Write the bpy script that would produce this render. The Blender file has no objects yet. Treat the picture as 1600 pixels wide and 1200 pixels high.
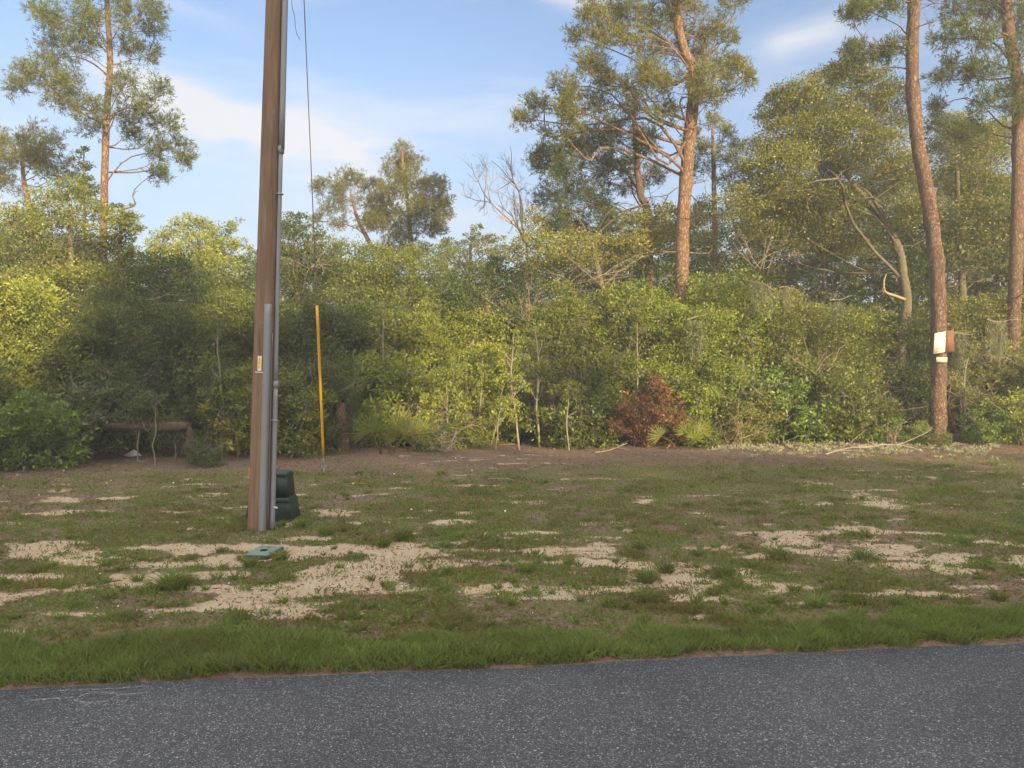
import bpy, math, random
import numpy as np
from mathutils import Vector, Matrix
R = math.radians
scene = bpy.context.scene
COL = scene.collection

# ------------------------------------------------------------------ camera
F = 1209.0; CAMZ = 2.3; HORIZ = 565.0
PITCH = math.atan((600 - HORIZ) / F)           # looking slightly down
cam = bpy.data.cameras.new('camera'); cam.lens = 36 * F / 1600; cam.sensor_width = 36
cam.clip_start = 0.1; cam.clip_end = 2000
camo = bpy.data.objects.new('camera', cam); COL.objects.link(camo)
camo.location = (0, 0, CAMZ); camo.rotation_euler = (R(90) - PITCH, 0, 0)
scene.camera = camo
scene.render.resolution_x = 1024; scene.render.resolution_y = 768

def at(px, py, D):
    """point on the sight line of a photo pixel, D metres ahead"""
    X = (px - 800) / F; V = -(py - 600) / F
    cp, sp = math.cos(PITCH), math.sin(PITCH)
    d = (X, cp + V * sp, -sp + V * cp); k = D / d[1]
    return np.array([d[0] * k, D, CAMZ + d[2] * k])
def ground_at(px, py):
    a = at(px, py, 10.0); t = CAMZ / (CAMZ - a[2])
    return np.array([a[0] * t, 10 * t, 0.0])

# ------------------------------------------------------------------ light
EL, AZ = 14.0, 31.0                           # low sun behind the camera, to the right
sdir = Vector((math.sin(R(AZ)) * math.cos(R(EL)), -math.cos(R(AZ)) * math.cos(R(EL)), math.sin(R(EL))))
sun = bpy.data.lights.new('sun', 'SUN'); sun.energy = 5.0; sun.angle = R(0.6); sun.color = (1.0, 0.80, 0.44)
suno = bpy.data.objects.new('sun', sun); COL.objects.link(suno)
suno.rotation_euler = (-sdir).to_track_quat('-Z', 'Y').to_euler(); suno.location = (10, -30, 30)

scene.view_settings.view_transform = 'Standard'; scene.view_settings.look = 'None'
scene.view_settings.gamma = 1.0; scene.view_settings.exposure = 1.26
scene.cycles.use_denoising = True
scene.cycles.max_bounces = 6; scene.cycles.diffuse_bounces = 3; scene.cycles.transmission_bounces = 3
scene.cycles.volume_bounces = 0; scene.cycles.transparent_max_bounces = 6

world = bpy.data.worlds.new('World'); scene.world = world; world.use_nodes = True
wn = world.node_tree; wn.nodes.clear()
def N(t, typ, **k):
    n = t.nodes.new(typ)
    for a, b in k.items(): setattr(n, a, b)
    return n
def setin(n, **k):
    for a, b in k.items(): n.inputs[a.replace('_', ' ')].default_value = b
sky = N(wn, 'ShaderNodeTexSky', sky_type='NISHITA', sun_disc=False, sun_elevation=R(EL), sun_rotation=R(180 - AZ))
sky.air_density = 1.0; sky.dust_density = 0.6; sky.ozone_density = 2.0
bg = N(wn, 'ShaderNodeBackground'); bg.inputs[1].default_value = 0.15
wout = N(wn, 'ShaderNodeOutputWorld')
tc = N(wn, 'ShaderNodeTexCoord')
def M(t, op, a, b=None, c=None, clamp=False):
    n = N(t, 'ShaderNodeMath', operation=op, use_clamp=clamp)
    for i, v in enumerate((a, b, c)):
        if v is None: continue
        if isinstance(v, (int, float)): n.inputs[i].default_value = v
        else: t.links.new(v, n.inputs[i])
    return n.outputs[0]
def VM(t, op, a, b):
    n = N(t, 'ShaderNodeVectorMath', operation=op)
    for i, v in enumerate((a, b)):
        if isinstance(v, (tuple, list)): n.inputs[i].default_value = v
        else: t.links.new(v, n.inputs[i])
    return n.outputs['Value'] if op == 'DOT_PRODUCT' else n.outputs[0]
gen = tc.outputs['Generated']
mp = N(wn, 'ShaderNodeMapping'); mp.inputs['Rotation'].default_value = (0, R(-18), 0); mp.inputs['Scale'].default_value = (1.3, 1.3, 5.0)
wn.links.new(gen, mp.inputs[0])
nz = N(wn, 'ShaderNodeTexNoise'); setin(nz, Scale=3.2, Detail=7.0, Roughness=0.55, Distortion=0.5); wn.links.new(mp.outputs[0], nz.inputs[0])
def smooth(t, v, lo, hi, a=0.0, b=1.0):
    n = N(t, 'ShaderNodeMapRange', interpolation_type='SMOOTHSTEP'); t.links.new(v, n.inputs[0])
    n.inputs[1].default_value = lo; n.inputs[2].default_value = hi; n.inputs[3].default_value = a; n.inputs[4].default_value = b
    return n.outputs[0]
def cloudband(x0, y0, x1, y1, hw, amp):
    """a soft streak of cirrus between two directions of the sky"""
    a = Vector(at(x0, y0, 1.0)) - Vector((0, 0, CAMZ)); b = Vector(at(x1, y1, 1.0)) - Vector((0, 0, CAMZ)); a.normalize(); b.normalize()
    c = (a + b) / 2; ax = (b - a); L = ax.length / 2; ax.normalize(); up = c.cross(ax); up.normalize()
    d = VM(wn, 'SUBTRACT', gen, tuple(c))
    p = M(wn, 'DIVIDE', VM(wn, 'DOT_PRODUCT', d, tuple(ax)), L); q = M(wn, 'DIVIDE', VM(wn, 'DOT_PRODUCT', d, tuple(up)), hw)
    e = M(wn, 'ADD', M(wn, 'MULTIPLY', M(wn, 'MULTIPLY', p, p), M(wn, 'MULTIPLY', p, p)), M(wn, 'MULTIPLY', q, q))
    return M(wn, 'MULTIPLY', M(wn, 'EXPONENT', M(wn, 'MULTIPLY', e, -1.0)), amp)
bands = [(165, 122, 620, 270, 0.020, 2.0), (190, 165, 640, 262, 0.035, .6), (410, 215, 640, 275, 0.055, .75), (560, 300, 760, 330, .03, .45), (230, 0, 420, 60, 0.012, .3), (1195, 75, 1330, 30, 0.016, .55), (840, -20, 960, 15, 0.012, .8), (560, 200, 900, 170, 0.03, .35), (600, 330, 800, 320, .02, .35)]
acc = None
for b in bands:
    v = cloudband(*b); acc = v if acc is None else M(wn, 'ADD', acc, v)
tex = smooth(wn, nz.outputs[0], 0.34, 0.66)
m1 = M(wn, 'MULTIPLY', acc, M(wn, 'ADD', M(wn, 'MULTIPLY', tex, 0.95), 0.18))
sep = N(wn, 'ShaderNodeSeparateXYZ'); wn.links.new(gen, sep.inputs[0])
low = smooth(wn, sep.outputs[2], 0.40, 0.02, 0.0, 0.78)                                   # milky air low in the sky
m2 = M(wn, 'MULTIPLY', smooth(wn, nz.outputs[0], 0.45, 0.8), 0.30)
msk = M(wn, 'MINIMUM', M(wn, 'ADD', m1, m2), 0.95)
def wmix(f, a, b):
    n = N(wn, 'ShaderNodeMix', data_type='RGBA'); wn.links.new(f, n.inputs['Factor']); wn.links.new(a, n.inputs['A'])
    n.inputs['B'].default_value = (*b, 1); return n.outputs['Result']
dim = N(wn, 'ShaderNodeMix', data_type='RGBA', blend_type='MULTIPLY'); dim.inputs['Factor'].default_value = 1.0; wn.links.new(sky.outputs[0], dim.inputs['A']); dim.inputs['B'].default_value = (.62, .60, .64, 1)
skyc = wmix(low, dim.outputs['Result'], (.98, 1.22, 1.68)); skyc = wmix(msk, skyc, (2.35, 2.42, 2.60))
# unseen warm glow added overhead and behind the camera to raise ambient light
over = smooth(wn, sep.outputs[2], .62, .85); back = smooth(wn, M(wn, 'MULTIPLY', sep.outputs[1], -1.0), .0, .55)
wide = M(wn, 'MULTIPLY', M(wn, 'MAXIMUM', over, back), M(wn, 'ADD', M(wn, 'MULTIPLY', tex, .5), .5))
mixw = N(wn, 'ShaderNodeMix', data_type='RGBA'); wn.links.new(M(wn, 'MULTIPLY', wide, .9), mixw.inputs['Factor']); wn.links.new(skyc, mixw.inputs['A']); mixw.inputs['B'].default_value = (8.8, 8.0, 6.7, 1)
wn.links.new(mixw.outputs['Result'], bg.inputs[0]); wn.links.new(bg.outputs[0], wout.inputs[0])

# ------------------------------------------------------------------ helpers
def tag(o, label=None, cat=None, group=None, kind=None):
    if label: o['label'] = label
    if cat: o['category'] = cat
    if group: o['group'] = group
    if kind: o['kind'] = kind
    return o
def empty(name, loc=(0, 0, 0), rz=0.0):
    o = bpy.data.objects.new(name, None); COL.objects.link(o); o.location = loc; o.rotation_euler = (0, 0, rz); o.empty_display_size = .2
    return o
def link(name, me, mat, parent=None):
    o = bpy.data.objects.new(name, me); COL.objects.link(o)
    if not me.materials: me.materials.append(mat)
    if parent is not None: o.parent = parent
    return o
class G:
    def __init__(s): s.v = []; s.f = []; s.t = []; s.n = 0
    def add(s, V, Fc, t=0.5):
        V = np.asarray(V, float); s.v.append(V)
        for f in (Fc if isinstance(Fc, list) else [Fc]): s.f.append(np.asarray(f, int) + s.n)
        s.t.append(np.broadcast_to(np.asarray(t, float), (len(V),))); s.n += len(V)
    def join(s, o):
        s.f += [f + s.n for f in o.f]; s.v += o.v; s.t += o.t; s.n += o.n
    def mesh(s, name, mat=None, smooth=False):
        me = bpy.data.meshes.new(name)
        if s.n:
            V = np.concatenate(s.v); me.vertices.add(len(V)); me.vertices.foreach_set('co', V.astype(np.float32).ravel())
            idx = np.concatenate([f.ravel() for f in s.f]); sz = np.concatenate([np.full(len(f), f.shape[1]) for f in s.f])
            st = np.concatenate([[0], np.cumsum(sz)[:-1]])
            me.loops.add(len(idx)); me.loops.foreach_set('vertex_index', idx.astype(np.int32))
            me.polygons.add(len(sz)); me.polygons.foreach_set('loop_start', st.astype(np.int32))
            if smooth: me.polygons.foreach_set('use_smooth', np.ones(len(sz), bool))
            a = me.attributes.new('tint', 'FLOAT', 'POINT'); a.data.foreach_set('value', np.concatenate(s.t).astype(np.float32))
            me.update(calc_edges=True); me.validate()
        if mat: me.materials.append(mat)
        return me
def box(g, c, s, t=.5, M3=None):
    V = np.array([[x, y, z] for x in (-.5, .5) for y in (-.5, .5) for z in (-.5, .5)]) * np.array(s)
    if M3 is not None: V = V @ np.array(M3).T
    g.add(V + np.array(c), np.array([[0, 1, 3, 2], [4, 6, 7, 5], [0, 4, 5, 1], [2, 3, 7, 6], [0, 2, 6, 4], [1, 5, 7, 3]]), t)
def rbox(g, cx, cy, z0, z1, hx0, hy0, hx1, hy1, r=.03, t=.5, n=4):
    """rounded, tapering box: half sizes at the bottom and the top"""
    def ring(hx, hy, z, rr):
        P = []
        for qx, qy, a0 in ((1, 1, 0), (-1, 1, 90), (-1, -1, 180), (1, -1, 270)):
            for k in range(n + 1):
                a = R(a0 + 90 * k / n); P.append([cx + qx * (hx - rr) + rr * math.cos(a), cy + qy * (hy - rr) + rr * math.sin(a), z])
        return P
    rings = [ring(hx0, hy0, z0, r), ring(hx1, hy1, z1 - .4 * r, r), ring(hx1 - .12 * r, hy1 - .12 * r, z1 - .15 * r, r), ring(hx1 - .4 * r, hy1 - .4 * r, z1, r)]
    m = len(rings[0]); V = [p for q in rings for p in q]; Fq = []
    for i in range(len(rings) - 1):
        for k in range(m): Fq.append([i * m + k, i * m + (k + 1) % m, (i + 1) * m + (k + 1) % m, (i + 1) * m + k])
    top = np.array([[(len(rings) - 1) * m + k for k in range(m)]]); bot = np.array([[k for k in range(m)][::-1]])
    g.add(V, [np.array(Fq), top, bot], t)
def frames(P):
    P = np.asarray(P, float); T = np.gradient(P, axis=0); T /= np.linalg.norm(T, axis=1)[:, None] + 1e-9
    u = np.cross(T[0], [0, 1, 0.01]); 
    if np.linalg.norm(u) < .1: u = np.cross(T[0], [1, 0, 0])
    Us = []
    for t in T:
        u = u - t * np.dot(u, t); u /= np.linalg.norm(u) + 1e-9; Us.append(u.copy())
    U = np.array(Us); return U, np.cross(T, U)
def tube(g, P, r, sides=7, t=.5, rough=0.0, rng=None, cap=True):
    P = np.asarray(P, float); k = len(P); r = np.broadcast_to(np.asarray(r, float), (k,))
    U, W = frames(P); a = np.linspace(0, 2 * math.pi, sides, endpoint=False)
    rr = r[:, None] * np.ones((1, sides))
    if rough and rng is not None: rr = rr * (1 + rough * rng.standard_normal((k, sides)))
    V = P[:, None] + rr[..., None] * (np.cos(a)[None, :, None] * U[:, None] + np.sin(a)[None, :, None] * W[:, None])
    i = np.arange(k - 1)[:, None] * sides; j = np.arange(sides)[None]; j2 = (j + 1) % sides
    Fq = np.stack([i + j, i + j2, i + sides + j2, i + sides + j], -1).reshape(-1, 4)
    fs = [Fq]
    if cap: fs += [np.arange(sides)[None, ::-1], (np.arange(sides) + (k - 1) * sides)[None]]
    g.add(V.reshape(-1, 3), fs, t)
def resample(P, r, n):
    """smooth curve through the points (Catmull-Rom)"""
    P = np.asarray(P, float); r = np.asarray(r, float); k = len(P)
    Q = np.vstack([2 * P[0] - P[1], P, 2 * P[-1] - P[-2]]); out = []; ro = []
    for u in np.linspace(0, k - 1 - 1e-6, n):
        i = int(u); f = u - i; a, b, c, d = Q[i:i + 4]
        out.append(.5 * (2 * b + (c - a) * f + (2 * a - 5 * b + 4 * c - d) * f * f + (3 * b - a - 3 * c + d) * f ** 3)); ro.append(r[i] * (1 - f) + r[min(i + 1, k - 1)] * f)
    return np.array(out), np.array(ro)
def unit(v): return v / (np.linalg.norm(v, axis=-1, keepdims=True) + 1e-9)
def leaves(g, P, L, W, rng, bias=(0, 0, .3), spread=1.0, tint=None, fold=.18, jit=.5):
    """diamond shaped folded leaves or blades growing from the points P"""
    n = len(P)
    if not n: return
    d = unit(rng.standard_normal((n, 3)) * spread + np.asarray(bias)); s = unit(np.cross(d, rng.standard_normal((n, 3)))); m = np.cross(d, s)
    Ls = L * (1 + jit * rng.uniform(-1, 1, n))[:, None]; Ws = W * (1 + jit * rng.uniform(-1, 1, n))[:, None]
    mid = P + d * Ls * .45 + m * Ws * fold
    V = np.stack([P, mid + s * Ws * .5, P + d * Ls, mid - s * Ws * .5], 1).reshape(-1, 3)
    if tint is None: tint = rng.beta(2.2, 2.2, n)
    g.add(V, np.arange(4 * n).reshape(-1, 4), np.repeat(tint, 4))
def ball(rng, n): return unit(rng.standard_normal((n, 3))) * rng.uniform(0, 1, (n, 1)) ** (1 / 3)

# ------------------------------------------------------------------ materials
def newmat(name):
    m = bpy.data.materials.new(name); m.use_nodes = True; t = m.node_tree; t.nodes.clear()
    return m, t, N(t, 'ShaderNodeOutputMaterial')
def ramp(t, v, stops, interp='LINEAR'):
    n = N(t, 'ShaderNodeValToRGB'); n.color_ramp.interpolation = interp; e = n.color_ramp.elements
    while len(e) < len(stops): e.new(0.5)
    for el, (p, c) in zip(e, stops): el.position = p; el.color = (*c, 1)
    if v is not None: t.links.new(v, n.inputs[0])
    return n.outputs[0]
def mixrgb(t, f, a, b, mode='MIX'):
    n = N(t, 'ShaderNodeMix', data_type='RGBA', blend_type=mode)
    for s, v in (('Factor', f), ('A', a), ('B', b)):
        if isinstance(v, tuple): n.inputs[s].default_value = (*v, 1)
        elif isinstance(v, (int, float)): n.inputs[s].default_value = v
        else: t.links.new(v, n.inputs[s])
    return n.outputs['Result']
def noise(t, vec, scale, detail=4.0, rough=.55, dist=0.0, sc=None):
    if sc is not None:
        mpn = N(t, 'ShaderNodeMapping'); mpn.inputs['Scale'].default_value = sc; t.links.new(vec, mpn.inputs[0]); vec = mpn.outputs[0]
    n = N(t, 'ShaderNodeTexNoise'); setin(n, Scale=scale, Detail=detail, Roughness=rough, Distortion=dist); t.links.new(vec, n.inputs[0])
    return n.outputs[0]
def objco(t): return N(t, 'ShaderNodeTexCoord').outputs['Object']
def bump(t, h, strength, dist=.02):
    b = N(t, 'ShaderNodeBump'); b.inputs['Strength'].default_value = strength; b.inputs['Distance'].default_value = dist
    t.links.new(h, b.inputs['Height']); return b.outputs[0]
def princ(t, out, col, rough=.8, spec=.3, normal=None, metal=0.0):
    p = N(t, 'ShaderNodeBsdfPrincipled')
    if isinstance(col, tuple): p.inputs['Base Color'].default_value = (*col, 1)
    else: t.links.new(col, p.inputs['Base Color'])
    if isinstance(rough, (int, float)): p.inputs['Roughness'].default_value = rough
    else: t.links.new(rough, p.inputs['Roughness'])
    p.inputs['Specular IOR Level'].default_value = spec; p.inputs['Metallic'].default_value = metal
    if normal is not None: t.links.new(normal, p.inputs['Normal'])
    if out is not None: t.links.new(p.outputs[0], out.inputs[0])
    return p.outputs[0]
def leaf_mat(name, stops, trans=.24, rough=.45, spec=.4):
    m, t, out = newmat(name)
    a = N(t, 'ShaderNodeAttribute', attribute_name='tint'); oi = N(t, 'ShaderNodeObjectInfo')
    big = noise(t, objco(t), .9, 2.0)
    f = M(t, 'ADD', M(t, 'MULTIPLY', a.outputs['Fac'], .62), M(t, 'ADD', M(t, 'MULTIPLY', smooth(t, big, .3, .7), .22), M(t, 'MULTIPLY', oi.outputs['Random'], .16)))
    c = ramp(t, f, stops)
    p = princ(t, None, c, rough, spec)
    tr = N(t, 'ShaderNodeBsdfTranslucent'); t.links.new(mixrgb(t, .5, c, (.22, .26, .03)), tr.inputs[0])
    mx = N(t, 'ShaderNodeMixShader'); mx.inputs[0].default_value = trans
    t.links.new(p, mx.inputs[1]); t.links.new(tr.outputs[0], mx.inputs[2]); t.links.new(mx.outputs[0], out.inputs[0])
    return m
LM = {
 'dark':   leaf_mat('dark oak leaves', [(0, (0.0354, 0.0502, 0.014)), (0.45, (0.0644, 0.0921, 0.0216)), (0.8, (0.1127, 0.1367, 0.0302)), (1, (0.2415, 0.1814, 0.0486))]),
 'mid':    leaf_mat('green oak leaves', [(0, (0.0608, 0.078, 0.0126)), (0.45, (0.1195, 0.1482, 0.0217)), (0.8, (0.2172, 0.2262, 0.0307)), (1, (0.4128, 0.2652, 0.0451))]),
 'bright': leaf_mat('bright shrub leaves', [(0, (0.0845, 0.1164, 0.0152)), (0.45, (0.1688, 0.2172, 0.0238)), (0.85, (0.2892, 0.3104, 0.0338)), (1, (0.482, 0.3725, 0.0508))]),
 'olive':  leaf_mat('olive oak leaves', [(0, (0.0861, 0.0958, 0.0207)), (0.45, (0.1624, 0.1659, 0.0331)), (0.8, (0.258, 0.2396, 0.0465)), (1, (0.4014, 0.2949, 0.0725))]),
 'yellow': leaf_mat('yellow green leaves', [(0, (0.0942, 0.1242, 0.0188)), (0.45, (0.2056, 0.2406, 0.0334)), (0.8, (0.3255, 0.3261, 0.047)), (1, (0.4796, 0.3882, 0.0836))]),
 'pine':   leaf_mat('pine needles', [(0, (0.054, 0.072, 0.0266)), (0.5, (0.1013, 0.126, 0.038)), (0.8, (0.162, 0.174, 0.0475)), (1, (0.27, 0.192, 0.0665))], .35),
 'pinegold': leaf_mat('golden green pine needles', [(0, (0.0743, 0.0814, 0.0228)), (0.5, (0.1485, 0.151, 0.0342)), (0.8, (0.2525, 0.21, 0.0456)), (1, (0.4158, 0.2494, 0.076))], .35),
 'dead':   leaf_mat('rust brown dead leaves', [(0, (0.0624, 0.0247, 0.0148)), (0.5, (0.156, 0.0593, 0.0321)), (0.85, (0.2704, 0.1235, 0.0679)), (1, (0.3536, 0.2099, 0.1235))], .2),
 'tan':    leaf_mat('tan dead fronds', [(0, (.14, .10, .06)), (.5, (.28, .20, .12)), (1, (.42, .32, .20))], .15),
 'moss':   leaf_mat('grey green moss strands', [(0, (.12, .12, .075)), (.5, (.20, .20, .12)), (1, (.30, .29, .18))], .3, .9, .1),
 'vivid':  leaf_mat('vivid green shrub leaves', [(0, (.062, .105, .018)), (.45, (.135, .205, .030)), (.85, (.21, .285, .045)), (1, (.29, .32, .07))]),
 'palm':   leaf_mat('palmetto fronds', [(0, (0.0775, 0.1059, 0.0212)), (0.5, (0.1679, 0.1932, 0.0385)), (0.85, (0.2969, 0.2865, 0.0674)), (1, (0.4131, 0.3364, 0.1058))], .25),
 'grass':  leaf_mat('short roadside grass', [(0, (0.2307, 0.12, 0.077)), (0.2, (0.2035, 0.1314, 0.0682)), (0.34, (0.1424, 0.1485, 0.0462)), (0.65, (0.1696, 0.2342, 0.0572)), (1, (0.2714, 0.3084, 0.0935))], .4, .6, .2),
 'litter': leaf_mat('fallen leaves and needles', [(0, (0.0777, 0.0525, 0.0353)), (0.5, (0.1556, 0.1051, 0.0721)), (0.8, (0.2555, 0.1969, 0.1364)), (1, (0.4665, 0.4522, 0.3369))], .1, .8, .1),
 'lichen': leaf_mat('pale ground lichen', [(0, (0.1901, 0.1814, 0.1121)), (0.5, (0.3283, 0.3197, 0.2156)), (1, (0.432, 0.432, 0.3277))], .2, .9, .1),
}
def bark_mat(name, dark, mid, light, scale=7.0, stretch=.35, bstr=.8, lich=None):
    m, t, out = newmat(name); co = objco(t)
    mpn = N(t, 'ShaderNodeMapping'); mpn.inputs['Scale'].default_value = (1, 1, stretch); t.links.new(co, mpn.inputs[0])
    vo = N(t, 'ShaderNodeTexVoronoi', feature='DISTANCE_TO_EDGE'); vo.inputs['Scale'].default_value = scale * 2.3
    nn = N(t, 'ShaderNodeTexNoise'); setin(nn, Scale=scale, Detail=5.0, Roughness=.65); t.links.new(mpn.outputs[0], nn.inputs[0])
    ds = N(t, 'ShaderNodeVectorMath', operation='MULTIPLY_ADD'); t.links.new(nn.outputs[1], ds.inputs[0]); ds.inputs[1].default_value = (.26, .26, .26); t.links.new(mpn.outputs[0], ds.inputs[2])
    t.links.new(ds.outputs[0], vo.inputs['Vector'])
    crack = smooth(t, vo.outputs['Distance'], 0.0, .22)
    fine = noise(t, co, scale * 5, 6, .7, sc=(1, 1, stretch * .7))
    c = ramp(t, M(t, 'ADD', M(t, 'MULTIPLY', nn.outputs[0], .55), M(t, 'MULTIPLY', fine, .45)), [(.25, dark), (.5, mid), (.75, light)])
    c = mixrgb(t, M(t, 'MULTIPLY', M(t, 'SUBTRACT', 1.0, crack), .5), c, tuple(x * .45 for x in dark))
    broad = noise(t, co, .8, 3, sc=(1, 1, .5)); c = mixrgb(t, smooth(t, broad, .5, .75), c, mixrgb(t, .5, c, lich or mid))
    h = M(t, 'ADD', crack, M(t, 'MULTIPLY', fine, .5))
    princ(t, out, c, .9, .15, bump(t, h, bstr, .03)); return m
BM = {
 'pine': bark_mat('red pine bark', (.085, .052, .040), (.21, .13, .098), (.34, .24, .185), 7, .4, .9, (.24, .19, .16)),
 'pinered': bark_mat('orange pine bark', (.12, .070, .050), (.27, .160, .112), (.40, .27, .20), 6, .4, .9, (.25, .19, .15)),
 'oak': bark_mat('grey oak bark', (.085, .068, .048), (.19, .155, .105), (.31, .265, .185), 9, .5, .6, (.24, .24, .17)),
 'stem': bark_mat('pale sapling bark', (.16, .14, .10), (.28, .25, .19), (.44, .40, .32), 22, .3, .3, (.42, .42, .32)),
 'brown': bark_mat('brown weathered log', (.10, .055, .038), (.22, .13, .09), (.36, .24, .17), 9, .25, .8),
 'greybrown': bark_mat('rotting grey brown log', (.09, .062, .045), (.20, .145, .105), (.33, .26, .20), 11, .6, .9, (.16, .15, .10)),
 'twig': bark_mat('dead twigs', (.20, .15, .10), (.36, .28, .19), (.52, .42, .30), 20, .3, .2),
 'greytwig': bark_mat('grey dead branches', (.24, .19, .16), (.38, .31, .27), (.52, .45, .40), 20, .3, .2),
 'char': bark_mat('charred wood', (.006, .006, .006), (.014, .013, .012), (.04, .035, .03), 9, .3, .7),
}

# ------------------------------------------------------------------ noise fields on the ground
def vnoise(x, y, s, seed):
    x = np.asarray(x) / s + seed * 17.3 + 1000; y = np.asarray(y) / s + seed * 9.1 + 1000; xi = np.floor(x).astype(np.int64); yi = np.floor(y).astype(np.int64)
    fx = x - xi; fy = y - yi; fx = fx * fx * (3 - 2 * fx); fy = fy * fy * (3 - 2 * fy)
    def h(a, b):
        v = np.sin(a * 127.1 + b * 311.7 + seed * 74.7) * 43758.5453; return v - np.floor(v)
    return (h(xi, yi) * (1 - fx) + h(xi + 1, yi) * fx) * (1 - fy) + (h(xi, yi + 1) * (1 - fx) + h(xi + 1, yi + 1) * fx) * fy
def fbm(x, y, s, seed, o=4):
    v = 0; a = .5; tot = 0
    for i in range(o): v = v + a * vnoise(x, y, s / 2 ** i, seed + i); tot += a; a *= .55
    return v / tot
E0 = ground_at(0, 1078); E1 = ground_at(1600, 1005); rdir = (E1 - E0)[:2]; rdir /= np.linalg.norm(rdir); rnor = np.array([-rdir[1], rdir[0]])
def uw(x, y):
    dx = np.asarray(x) - E0[0]; dy = np.asarray(y) - E0[1]
    return dx * rdir[0] + dy * rdir[1], dx * rnor[0] + dy * rnor[1]
def edge_wob(u): return .025 * (vnoise(u, u * 0, .17, 9) - .5) + .07 * (vnoise(u, u * 0, .5, 3) - .5) + .12 * (vnoise(u, u * 0, 2.3, 5) - .5)
SPOTS = [(300, 858, 1.9, .28, 1), (520, 855, 1.0, .22, 1), (170, 862, .9, .2, .9), (340, 935, .55, .28, 1), (330, 955, .5, .18, .9), (160, 978, .5, .1, .8), (240, 987, .35, .08, .8), (70, 850, .7, .25, .8),
         (520, 900, .5, .12, .8), (960, 975, .7, .13, 1), (1060, 972, .5, .10, .8), (1110, 925, .6, .18, .5), (860, 985, .4, .1, .8), (740, 950, .5, .12, .7), (1310, 935, .5, .12, .5), (830, 870, .7, .16, .7),
         (260, 800, .6, .16, .8), (310, 745, .6, .15, .7), (1070, 745, .7, .4, .8), (1345, 810, .3, .1, .8), (1590, 880, .5, .2, .8), (230, 748, .6, .1, .7), (780, 748, .6, .08, .7), (405, 833, .35, .2, 1.2)]
SP = [(ground_at(a, b), sx, sy, am) for a, b, sx, sy, am in SPOTS]
def fields(x, y):
    u, w = uw(x, y); e = w - edge_wob(u)
    sandn = fbm(x * .62, y, .75, 21, 5); band = np.interp(w, [.7, 1.15, 2.0, 3.4, 4.3, 5.2, 9, 11], [-.5, -.05, .040, .035, -.02, -.12, -.17, -.25])
    side = np.interp(x, [-1.5, .5, 2.5], [.02, 0, -.045])
    s = .5 * (sandn - .5) + band + side
    for c, sx, sy, am in SP:
        q = ((x - c[0]) / sx) ** 2 + ((y - c[1]) / sy) ** 2; s = s + .085 * am * np.exp(-q)
    s = s + 1.0 * (fbm(x * .42, y, .26, 61, 5) - .5); sand = np.clip((s - .045) / .22 + .5, 0, 1)
    lit = fbm(x * .6, y, 1.1, 31, 4) - .5 + np.interp(w, [0, .04, .18, .3, 3, 7, 9.5, 11.3, 12.4], [.5, .5, .1, -.16, -.09, -.08, -.02, .16, .5]) - np.interp(x, [-3, 0, 3], [0, .6, 1]) * np.interp(w, [0, 2, 4, 9, 10.5, 11.5], [0, .04, .14, .20, .16, 0])
    lit = lit * .8 + .7 * (fbm(x * .6, y, .22, 67, 3) - .5); litter = np.clip((lit - .03) / .3 + .5, 0, 1)
    return sand, litter, w
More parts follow.
